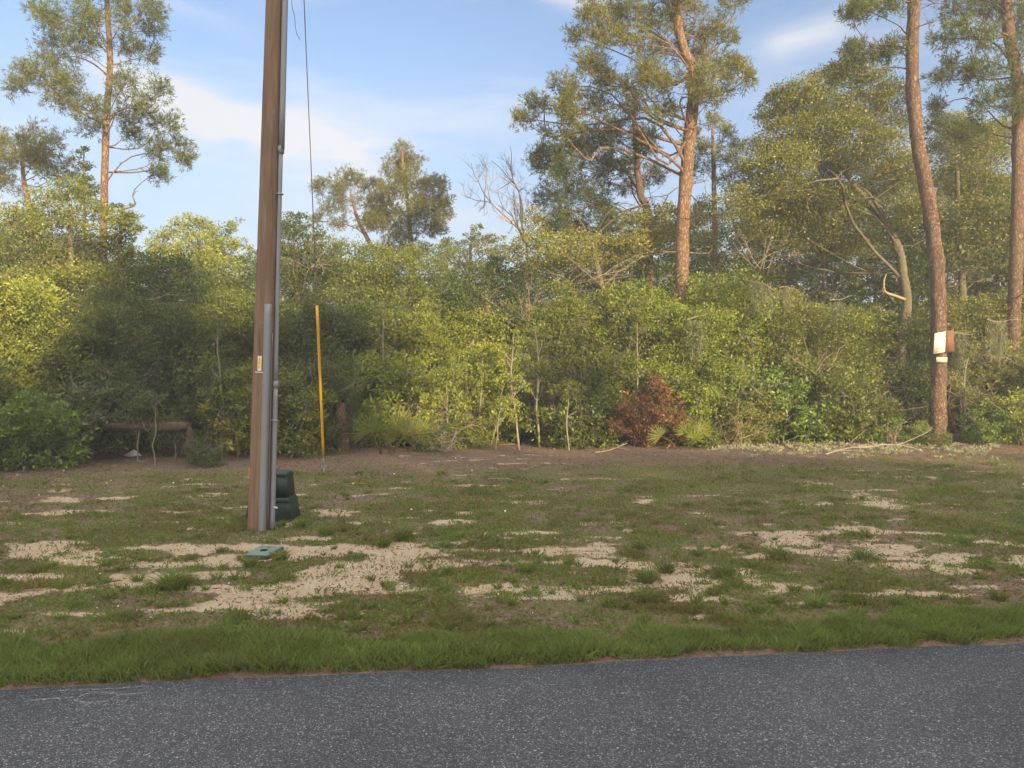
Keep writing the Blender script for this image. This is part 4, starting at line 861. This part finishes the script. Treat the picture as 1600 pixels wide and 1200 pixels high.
# ------------------------------------------------------------------ utility pole
DP = 10.7
B = at(406, 825, DP); B[2] = 0; T = at(429.5, 0, DP); ax = Vector(T - B); Lz = ax.length; pole = empty('utility_pole', B)
pole.rotation_mode = 'QUATERNION'; pole.rotation_quaternion = ax.to_track_quat('Z', 'Y'); 
# keep the front of the pole facing the road: the pole's own axes are computed from the lean only
axn = ax.normalized(); pole.rotation_quaternion = Vector((0, 0, 1)).rotation_difference(axn)
tag(pole, 'brown wooden utility pole with grey conduits, leaning slightly right', 'utility pole')
def woodmat():
    m, t, out = newmat('weathered pole wood'); co = objco(t)
    g1 = noise(t, co, 16, 6, .6, .6, sc=(1, 1, .05)); g2 = noise(t, co, 60, 5, .7, .2, sc=(1, 1, .03)); g3 = noise(t, co, 1.1, 4, .6, sc=(1, 1, .6)); g4 = noise(t, co, 9, 4, .7, sc=(1, 1, .5))
    c = ramp(t, M(t, 'ADD', M(t, 'MULTIPLY', g1, .5), M(t, 'MULTIPLY', g2, .5)), [(.28, (.075, .045, .030)), (.45, (.175, .112, .078)), (.6, (.25, .170, .120)), (.75, (.34, .25, .185))])
    c = mixrgb(t, M(t, 'MULTIPLY', smooth(t, g3, .45, .7), .5), c, (.115, .078, .060)); c = mixrgb(t, M(t, 'MULTIPLY', smooth(t, g4, .62, .75), .4), c, (.36, .27, .20))
    cr = smooth(t, g1, .36, .30); c = mixrgb(t, M(t, 'MULTIPLY', cr, .8), c, (.03, .018, .012))
    princ(t, out, c, .85, .2, bump(t, M(t, 'ADD', g1, g2), .5, .012)); return m
PW = woodmat(); r0, r1 = .165, .118; Htot = 12.2
rp = lambda z: r0 + (r1 - r0) * z / 7.3 if z < 7.3 else r1 - (z - 7.3) * .004
g = G(); zz = np.linspace(-.4, Htot, 60); tube(g, np.stack([0 * zz, 0 * zz, zz], 1), [rp(max(0, z)) for z in zz], 28, rough=.006, rng=np.random.default_rng(2)); link('shaft', g.mesh('shaft', None, True), PW, pole)
def along(off, ang, z): r_ = rp(max(0, z)) + off; return [r_ * math.sin(ang), -r_ * math.cos(ang), z]
zof = lambda py: max(0, (at(420, py, DP)[2])) / axn.z
def guard(z0, z1, ang, w, dpt):
    g = G(); n = 24; prof = [(-w * .78, -.004), (-w * .78, .004), (-w / 2, .006), (-w / 2, dpt * .7), (-w * .32, dpt), (w * .32, dpt), (w / 2, dpt * .7), (w / 2, .006), (w * .78, .004), (w * .78, -.004)]
    V = []; 
    for z in np.linspace(z0, z1, n):
        c_ = np.array(along(0.0, ang, z)); out = np.array([math.sin(ang), -math.cos(ang), 0]); sd = np.array([math.cos(ang), math.sin(ang), 0])
        for a_, b_ in prof: V.append(c_ + sd * a_ + out * b_)
    m_ = len(prof); Fq = [[i * m_ + k, i * m_ + k + 1, (i + 1) * m_ + k + 1, (i + 1) * m_ + k] for i in range(n - 1) for k in range(m_ - 1)]
    g.add(V, [np.array(Fq), np.array([[(n - 1) * m_ + k for k in range(m_)]])]); return g
gd = link('cable_guard', guard(-.05, zof(476), R(28), .062, .05).mesh('cable_guard'), MT['grey'], pole)
for z in np.arange(.35, zof(480), .55):
    for sgn in (-1, 1):
        if sgn == 1 and int(z * 10) % 2: continue
        g = G(); ang = R(28); c_ = np.array(along(.006, ang, z)) + np.array([math.cos(ang), math.sin(ang), 0]) * .041 * sgn; tube(g, np.array([c_, c_ + np.array([math.sin(ang), -math.cos(ang), 0]) * .012]), [.009, .009], 8); link('screw', g.mesh('screw', None, True), MT['galv'], gd)
ca = R(72)
g = G(); z1 = zof(600); z2 = zof(235)
for za, zb, r_ in ((-.05, z1, .034), (z1, z2, .029), (z2, Htot - .8, .040)):
    zz = np.linspace(za, zb, 12); tube(g, np.array([along(r_ + .004, ca, z) for z in zz]), [r_] * 12, 14)
for zc, r_ in ((z1, .039), (z2, .043)): tube(g, np.array([along(.036, ca, zc - .05), along(.036, ca, zc + .05)]), [r_, r_], 14)
cd = link('conduit', g.mesh('conduit', None, True), MT['grey'], pole)
for zc in (1.5, 4.6):
    g = G(); box(g, along(.034, ca, zc), (.08, .078, .018)); link('strap', g.mesh('strap'), MT['galv'], cd)
g = G(); c_ = np.array(along(.034, ca, zof(790))); tube(g, np.array([c_ + [.02, -.02, 0], c_ + [.055, -.02, -.005], c_ + [.075, -.02, -.01]]), [.013, .015, .012], 10); link('fitting', g.mesh('fitting', None, True), MT['white'], cd)
g = G(); zz = np.linspace(.0, zof(520), 16); tube(g, np.array([along(.008, R(54), z) for z in zz]), [.008] * 16, 8); link('ground_wire', g.mesh('ground_wire', None, True), MT['wire'], pole)
# number tag and nail strip
ta_ = R(-7); zt = zof(568)
def onpole(name, ang, z, w, h, mat, dep=.003, lift=.004, par=None, rad=.006):
    g = G(); rbox(g, 0, 0, 0, dep, w / 2, h / 2, w / 2, h / 2, rad, n=3); o = link(name, g.mesh(name), mat, par or pole); return o
def facing(o, ang, z, lift):
    o.location = along(lift, ang, z); out = Vector((math.sin(ang), -math.cos(ang), 0)); sd = Vector((math.cos(ang), math.sin(ang), 0)); up = Vector((0, 0, 1))
    o.rotation_euler = Matrix((sd, up, out)).transposed().to_euler()
tg = onpole('number_tag', ta_, zt, .056, .205, MT['paper']); facing(tg, ta_, zt, .003)
ty = onpole('face', ta_, zt, .040, .135, MT['tagy'], .0015, par=tg); ty.location = (0, .004, .0035)
def text(name, s, size, mat, par, loc, rot=(0, 0, 0), ext=.0006):
    cu = bpy.data.curves.new(name, 'FONT'); cu.body = s; cu.size = size; cu.align_x = 'CENTER'; cu.align_y = 'CENTER'; cu.extrude = ext; cu.materials.append(mat)
    t_ = bpy.data.objects.new('tmp', cu); COL.objects.link(t_); bpy.context.view_layer.update()
    me = bpy.data.meshes.new_from_object(t_.evaluated_get(bpy.context.evaluated_depsgraph_get())); bpy.data.objects.remove(t_)
    o = bpy.data.objects.new(name, me); COL.objects.link(o); o.parent = par; o.location = loc; o.rotation_euler = rot; return o
text('lettering', '2\n8\n3\n8', .030, MT['ink'], tg, (0, .048, .0062))
ns = onpole('nail_strip', ta_, zof(581.5), .115, .011, MT['paper'], .003, rad=.003); facing(ns, ta_ - R(1), zof(581.5), .004)

# guy wire
GA = ground_at(506, 738); PT = Vector(B) + axn * 11.1; PT = np.array(PT) + [.11, .02, 0]
guy = empty('guy_wire', GA); tag(guy, 'thin steel guy wire with a yellow sleeve, anchored in the grass right of the pole', 'guy wire')
S = np.array([0, 0, .16]); dv = PT - GA - S; Lg = np.linalg.norm(dv); dn = dv / Lg
P = [S + dn * 0.05 + dv * t_ for t_ in np.linspace(0, 1, 16)]
g = G(); tube(g, np.array(P), [.0085] * 16, 6); link('cable', g.mesh('cable', None, True), MT['wire'], guy)
g = G(); zz = np.linspace(.18, 3.55, 10); tube(g, np.array([S + dn * z for z in zz]), [.026] * 10, 12); link('sleeve', g.mesh('sleeve', None, True), MT['yellow'], guy)
g = G(); tube(g, np.array([[0, 0, -.1], [0, 0, .03], [0.0, 0, .07]]) , [.014, .014, .012], 8)
ring = [[.030 * math.cos(a_), 0, .105 + .038 * math.sin(a_)] for a_ in np.linspace(0, 2 * math.pi, 14)]; tube(g, np.array(ring), [.009] * 14, 7, cap=False)
tube(g, np.array([[0, 0, .12], [-.005, 0, .17], list(S + dn * .18)]), [.013, .016, .015], 8); link('anchor_eye', g.mesh('anchor_eye', None, True), MT['galv'], guy)
g = G(); q0 = at(452, -60, 10.9); q = [q0, at(456, 5, 11), at(460, 25, 11.1), at(463, 50, 11.2), at(469, 62, 11.3)]; P_, _r = resample(q, [1] * 5, 20); tube(g, P_ - GA, [.004] * 20, 5); link('loose_wire', g.mesh('loose_wire', None, True), MT['wire'], guy)

# pedestal
DC = 11.45; s = DC / F; c = at(427, 800, DC); ped = empty('utility_pedestal', (c[0], DC, 0)); tag(ped, 'dark green plastic utility pedestal behind the foot of the pole', 'pedestal')
g = G(); rbox(g, 0, 0, -.03, -.0 + .245, .350, .27, .31, .23, .05); rbox(g, 0, 0, .24, 0.31, .315, .235, .295, .22, .05); link('base', g.mesh('base'), MT['green'], ped)
g = G(); rbox(g, 0, 0, .30, 0.64, .285, .20, .262, .18, .05); hd = link('hood', g.mesh('hood'), MT['green'], ped)
g = G(); rbox(g, 0, 0, .625, .675, .272, .19, .252, .175, .045); link('cap', g.mesh('cap'), MT['green'], ped)
g = G(); box(g, (.19, -.196, .47), (.15, .012, .24)); link('panel', g.mesh('panel'), MT['green'], hd)
# meter box
c = ground_at(412.5, 862); mb = empty('meter_box', (c[0], c[1], -.022), R(-6)); tag(mb, 'blue green ground lid of a meter box lying in the sand before the pole', 'meter box')
g = G(); rbox(g, 0, 0, -.10, .030, .155, .235, .155, .235, .012); link('frame', g.mesh('frame'), MT['green'], mb)
g = G(); rbox(g, 0, 0, .026, .040, .143, .223, .143, .223, .010); ld = link('lid', g.mesh('lid'), MT['lid'], mb)
g = G(); V = [[.045 * math.cos(a_), .06 * math.sin(a_), .0415] for a_ in np.linspace(0, 6.283, 24, endpoint=False)]; g.add(V, np.arange(24)[None]); link('reader_hole', g.mesh('reader_hole'), MT['black'], ld)
g = G(); box(g, (0, .15, .042), (.05, .012, .004)); link('latch', g.mesh('latch'), MT['green'], ld)
# orange stake
c = at(388.5, 786, 12.2); g = G(); box(g, (0, 0, .16), (.030, .012, .34)); V_ = g.v[0]; V_[V_[:, 2] > .2, 0] *= .85
o = link('marker_stake', g.mesh('marker_stake'), MT['orange']); o.location = (c[0] - .02, 14.6 - .3, 0); o.location.x = (388.5 - 800) / F * 14.3; tag(o, 'small orange marker stake showing left of the pole', 'marker stake')

# ------------------------------------------------------------------ notice on the right hand pine
DN = 21.66; s = DN / F
def quadboard(name, pts, D0, mat, th, par, tilt=(0, 0)):
    P = np.array([at(x, y, D0 + dd) for x, y, dd in pts]); nrm = unit(np.cross(P[1] - P[0], P[3] - P[0])); 
    if nrm[1] > 0: nrm = -nrm
    V = np.vstack([P + nrm * th / 2, P - nrm * th / 2]) - np.array(par.location); g = G(); g.add(V, np.array([[0, 1, 2, 3], [7, 6, 5, 4], [0, 4, 5, 1], [1, 5, 6, 2], [2, 6, 7, 3], [3, 7, 4, 0]])); return link(name, g.mesh(name), mat, par), P, nrm
nt = empty('notice', at(1468, 536, DN)); tag(nt, 'white printed notice nailed on the pine over a brown backing board', 'notice')
bb, _, _ = quadboard('backing_board', [(1474, 519, .05), (1490, 515, .05), (1491, 549, .05), (1474, 551, .05)], DN, MT['brownboard'], .02, nt)
sh, P, nrm = quadboard('sheet', [(1460.5, 521, -.02), (1477.5, 518, .0), (1476.5, 550, .0), (1458.5, 553, -.02)], DN, MT['paper'], .006, nt)
ex = unit(P[1] - P[0]); ey = unit(np.cross(nrm, ex)); Mx = Matrix((Vector(ex), Vector(ey), Vector(nrm))).transposed().to_euler()
def sign_text(s_, fx, fy, size, mat):
    p = P[0] * (1 - fx) * (1 - fy) + P[1] * fx * (1 - fy) + P[2] * fx * fy + P[3] * (1 - fx) * fy + nrm * .006
    text('lettering', s_, size, mat, sh, tuple(p - np.array(nt.location)), Mx)
sign_text('OWNER', .5, .27, .095, MT['ink']); sign_text('FOR SALE BY', .5, .10, .036, MT['fade']); sign_text('FINANCING', .45, .40, .036, MT['fade']); sign_text('CALL', .55, .62, .05, MT['fade']); sign_text('(352)2', .5, .79, .085, MT['ink'])
g = G(); gp = P[3] * .9 + P[0] * .1 + (P[2] - P[3]) * .12; pts_ = [P[3] + (P[0] - P[3]) * .08 + (P[2] - P[3]) * .12, P[3] + (P[0] - P[3]) * .10 + (P[2] - P[3]) * .6]; g2 = G(); tube(g2, np.array(pts_) + nrm * .004 - np.array(nt.location), [.006, .006], 6); link('ruled_line', g2.mesh('ruled_line'), MT['ink'], sh)
pq = empty('plaque', at(1471.5, 562, DN)); tag(pq, 'small pale green plaque on the pine just below the white notice', 'plaque')
quadboard('plate', [(1463, 558, -.03), (1480, 558, .02), (1480, 566, .02), (1463, 566, -.03)], DN, MT['plaque'], .008, pq)

# faded chalk line on the asphalt
def chalk():
    m, t, out = newmat('faded white marking paint'); co = objco(t); n = noise(t, co, 60, 4, .8); p = princ(t, None, (.30, .30, .31), .9, .1); tr = N(t, 'ShaderNodeBsdfTransparent'); mx = N(t, 'ShaderNodeMixShader')
    t.links.new(M(t, 'MULTIPLY', smooth(t, n, .42, .66), .8), mx.inputs[0]); t.links.new(tr.outputs[0], mx.inputs[1]); t.links.new(p, mx.inputs[2]); t.links.new(mx.outputs[0], out.inputs[0])
    paths = [[(90, 1081), (150, 1079), (200, 1076), (238, 1073)], [(188, 1087), (210, 1086), (242, 1083)], [(45, 1097), (80, 1094), (115, 1092)], [(122, 1092), (135, 1086), (160, 1084), (182, 1086), (184, 1090), (165, 1098), (140, 1101), (122, 1098), (118, 1094)], [(142, 1101), (130, 1108), (120, 1116)]]
    g = G()
    for pa in paths:
        W_ = np.array([ground_at(*p_) for p_ in pa]); Q, _ = resample(W_, np.ones(len(W_)), 30); tt = unit(np.gradient(Q, axis=0)); sd = np.stack([-tt[:, 1], tt[:, 0], 0 * tt[:, 0]], 1) * .014
        _, wv = uw(Q[:, 0], Q[:, 1]); Q[:, 2] = np.interp(-wv, [0, .02, .6, 3], [.004, .004, .012, .03]) + .004
        V = np.vstack([Q + sd, Q - sd]); k = len(Q); i = np.arange(k - 1); g.add(V, np.stack([i, i + 1, i + k + 1, i + k], 1))
    o = link('chalk_mark', g.mesh('chalk_mark'), m); tag(o, 'faded white painted loop and lines on the asphalt at lower left', 'road marking')
chalk()

# ------------------------------------------------------------------ grass, weeds, litter
def zground(x, y, w, sand):
    Z = .10 * (fbm(x, y, 2.2, 41, 3) - .5) + .035 * (fbm(x, y, .25, 47, 3) - .5)
    Z = Z * np.clip((w - .1) / .8, 0, 1) * np.clip((26 - y) / 5, .3, 1) - .012 * sand
    return np.where(w < .12, -.02, Z) - .006
def scatter(rng, n, ymin, ymax):
    y = rng.uniform(ymax ** -.6, ymin ** -.6, n) ** (-1 / .6); x = rng.uniform(-1, 1, n) * (y * .80 + 4.5)
    return x, y
rng = np.random.default_rng(90)
def verge():
    n = 190000; u = rng.uniform(-8, 18, n); w = rng.beta(1.5, 1.9, n) * 1.25 + .0; x = E0[0] + u * rdir[0] + w * rnor[0]; y = E0[1] + u * rdir[1] + w * rnor[1]
    wid = np.interp(x, [-4, -2, 0, 2, 5], [.85, .75, .52, .50, .70]); keep = (np.abs(x) < y * .75 + 4.5) & (w - edge_wob(u) > .02 + .10 * vnoise(x, y, .25, 77)) & (w < wid * (0.75 + .6 * vnoise(x, y, .3, 71))); x, y, w, u = x[keep], y[keep], w[keep], u[keep]
    cl = vnoise(x, y, .22, 73); s, l, _ = fields(x, y); P = np.stack([x, y, zground(x, y, w, s)], 1); g = G()
    L = (.055 + .085 * cl + .03 * rng.random(len(x)))[:, None]
    d = unit(rng.standard_normal((len(x), 3)) * .42 + np.array([0, -.1, 1])); sd = unit(np.cross(d, rng.standard_normal(d.shape))); W = .0045; bend = unit(rng.standard_normal(d.shape) * [1, 1, 0]) * L * .35
    m1 = P + d * L * .5; tp = P + d * L * .95 + bend
    V = np.stack([P - sd * W * .6, P + sd * W * .6, m1 + sd * W, tp, m1 - sd * W], 1).reshape(-1, 3); i = np.arange(len(P)) * 5
    tint = np.clip(.66 + .6 * (fbm(x, y, .6, 79) - .5) + rng.normal(0, .15, len(x)) - .45 * (rng.random(len(x)) < .09), 0, 1)
    g.add(V, [np.stack([i, i + 1, i + 2, i + 4], 1), np.stack([i + 4, i + 2, i + 3], 1)], np.repeat(tint, 5))
    o = link('verge_grass', g.mesh('verge_grass'), LM['grass']); tag(o, 'thick green grass strip along the asphalt edge', 'grass', kind='stuff')
verge()
def lawn():
    n = 1300000; x, y = scatter(rng, n, 6, 20.5); s, l, w = fields(x, y); cover = vnoise(x, y, .35, 83) * .6 + vnoise(x, y, 1.3, 87) * .4
    dens = np.clip(1.15 - 1.1 * s - .8 * l, .05, 1) * np.clip((cover - .22) * 2.2, .1, 1) * np.interp(w, [0, .5, 1.0, 8.5, 10.5, 12.5], [0, .5, 1, 1, .45, .05]); keep = (rng.random(n) < dens) & (w > .4)
    x, y, s, l, w = x[keep], y[keep], s[keep], l[keep], w[keep]; P = np.stack([x, y, zground(x, y, w, s)], 1); g = G()
    tuft = np.clip((vnoise(x, y, .16, 91) - .62) * 4, 0, 1) * (vnoise(x, y, 1.1, 93) > .45)
    tint = np.clip(.52 + .7 * (fbm(x, y, .9, 95) - .5) + rng.normal(0, .14, len(x)) - .45 * (rng.random(len(x)) < .22 + .4 * l) - .02 * (y > 12), 0, 1)
    L = .026 + .028 * rng.random(len(x)) + .06 * tuft
    d = unit(rng.standard_normal((len(x), 3)) * (.75 - .3 * tuft)[:, None] + np.array([0, 0, .75])); sd = unit(np.cross(d, rng.standard_normal(d.shape))); W = (.0036 + .00050 * y)[:, None]; L = L[:, None]
    V = np.stack([P, P + d * L * .5 + sd * W, P + d * L + np.array([0, 0, -.15]) * L, P + d * L * .5 - sd * W], 1).reshape(-1, 3); g.add(V, np.arange(len(V)).reshape(-1, 4), np.repeat(tint, 4))
    o = link('lawn_grass', g.mesh('lawn_grass'), LM['grass']); tag(o, 'short patchy grass over sandy ground', 'grass', kind='stuff')
lawn()
def tufts():
    g = G(); T = [(275, 918, .22, 260), (245, 920, .14, 90), (390, 884, .13, 130), (437, 872, .13, 110), (345, 862, .08, 60), (510, 832, .17, 150), (470, 820, .14, 120), (440, 818, .10, 80), (630, 842, .20, 220), (600, 852, .15, 120), (215, 905, .10, 70), (300, 870, .1, 50), (700, 900, .12, 80), (820, 895, .14, 100), (1010, 905, .16, 150), (1040, 890, .15, 130), (1012, 935, .15, 120), (1130, 900, .17, 150), (1145, 912, .12, 90), (1215, 870, .14, 110), (1345, 872, .17, 130), (1275, 950, .14, 110), (1400, 950, .12, 90), (1240, 925, .1, 70), (1510, 850, .13, 90), (1560, 940, .12, 90), (890, 880, .12, 80), (1000, 855, .13, 90), (560, 740, .12, 80), (690, 740, .14, 90), (1555, 728, .16, 70), (1480, 730, .12, 80), (680, 905, .09, 50), (100, 915, .13, 90), (60, 890, .12, 80), (170, 935, .1, 60), (1090, 865, .1, 70), (950, 945, .1, 70), (800, 945, .1, 60), (1180, 955, .1, 60), (1340, 965, .1, 60), (850, 755, .12, 60), (980, 770, .12, 60), (540, 775, .1, 60)]
    q = np.random.default_rng(5); T = T + [(q.uniform(0, 1600), q.uniform(745, 985), q.uniform(.05, .10), 35) for _ in range(230)]
    for px, py, L, n in T:
        c = ground_at(px, py); k = int(n); a_ = q.uniform(0, 6.28, k); r_ = np.sqrt(q.random(k)) * L * .45; P = np.stack([c[0] + r_ * np.cos(a_), c[1] + r_ * np.sin(a_), np.zeros(k)], 1)
        s, l, w = fields(P[:, 0], P[:, 1]); P[:, 2] = zground(P[:, 0], P[:, 1], w, s)
        d = unit(np.stack([np.cos(a_) * r_ / L * 1.1, np.sin(a_) * r_ / L * 1.1, np.ones(k)], 1) + q.standard_normal((k, 3)) * .22); sd = unit(np.cross(d, q.standard_normal(d.shape))); Lk = (L * q.uniform(.6, 1.3, k))[:, None]; W = .0050
        m1 = P + d * Lk * .55; tp = P + d * Lk * .9 + unit(d * [1, 1, 0]) * Lk * .38
        V = np.stack([P - sd * W * .5, P + sd * W * .5, m1 + sd * W, tp, m1 - sd * W], 1).reshape(-1, 3); i = np.arange(k) * 5; b_ = q.uniform(.45, .72)
        g.add(V, [np.stack([i, i + 1, i + 2, i + 4], 1), np.stack([i + 4, i + 2, i + 3], 1)], np.repeat(np.clip(b_ + q.normal(0, .1, k), 0, 1), 5))
    o = link('weed_tufts', g.mesh('weed_tufts'), LM['grass']); tag(o, 'loose taller tufts of grass and weeds scattered over the sandy lawn', 'weeds', kind='stuff')
tufts()
def litter():
    g = G(); n = 210000; x, y = scatter(rng, n, 6, 24); s, l, w = fields(x, y); keep = (rng.random(n) < np.clip(l * 1.1 + .12, 0, 1) * (1 - .25 * s) * np.interp(w, [0, 8, 10, 13], [.45, .6, 1, 1])) & (w > .1); x, y, s, w = x[keep], y[keep], s[keep], w[keep]
    P = np.stack([x, y, zground(x, y, w, s) + .008 + .02 * rng.random(len(x)) * (w > 10)], 1); leaves(g, P, .045, .014, rng, (0, 0, .05), np.array([1, 1, .25]), None)
    o = link('leaf_litter', g.mesh('leaf_litter'), LM['litter']); tag(o, 'reddish brown fallen leaves and needles along the thicket edge', 'leaf litter', kind='stuff')
litter()
def lichen():
    g = G(); q = np.random.default_rng(6)
    for k in range(250):
        t_ = q.random(); px = 1120 + 430 * t_ + q.normal(0, 15); py = np.interp(px, [1100, 1200, 1300, 1400, 1500, 1560], [698, 702, 702, 700, 703, 706]) + q.normal(0, 5.5); c = ground_at(px, py)
        if 1435 < px < 1475 and q.random() < .6: continue
        r_ = q.uniform(.04, .14); P = c + ball(q, 60) * r_ * [1.3, 1, .6] + [0, 0, .02]; P[:, 2] = np.abs(P[:, 2]); leaves(g, P, .045, .024, q, (0, 0, .5), 1.0)
    o = link('lichen', g.mesh('lichen'), LM['lichen']); tag(o, 'pale yellow lichen and reindeer moss clumps at the right thicket edge', 'lichen', kind='stuff')
lichen()
def bits():
    g = G(); q = np.random.default_rng(16)
    for k in range(120):
        px, py = q.uniform(0, 1600), q.uniform(715, 960); c = ground_at(px, py) + [0, 0, .006]; r_ = q.uniform(.003, .008) * (1 + (py < 800)); V = ball(q, 8) * r_ * [1.5, 1.2, .7]
        c8 = np.array([[x_, y_, z_] for x_ in (-1, 1) for y_ in (-1, 1) for z_ in (-1, 1)]) * r_ * q.uniform(.5, 1.1, (8, 3)); g.add(c8 + c, np.array([[0, 1, 3, 2], [4, 6, 7, 5], [0, 4, 5, 1], [2, 3, 7, 6], [0, 2, 6, 4], [1, 5, 7, 3]]))
    o = link('pale_chips', g.mesh('pale_chips'), MT['paper']); tag(o, 'tiny pale shell and stone chips scattered in the grass', 'stone chips', kind='stuff')
bits()

# ------------------------------------------------------------------ haze
def haze(dens):
    g = G(); x0, x1, y0, y1, z0, z1 = -330, 330, -330, 330, -1.2, 20; box(g, ((x0 + x1) / 2, (y0 + y1) / 2, (z0 + z1) / 2), (x1 - x0, y1 - y0, z1 - z0))
    m, t, out = newmat('evening haze'); v = N(t, 'ShaderNodeVolumePrincipled'); v.inputs['Color'].default_value = (.90, .93, 1, 1); v.inputs['Density'].default_value = dens; v.inputs['Anisotropy'].default_value = .0
    t.links.new(v.outputs[0], out.inputs['Volume']); tag(link('haze', g.mesh('haze'), m), 'thin evening haze in the air', 'haze', kind='stuff')
HAZE = 0.0025
if HAZE: haze(HAZE)
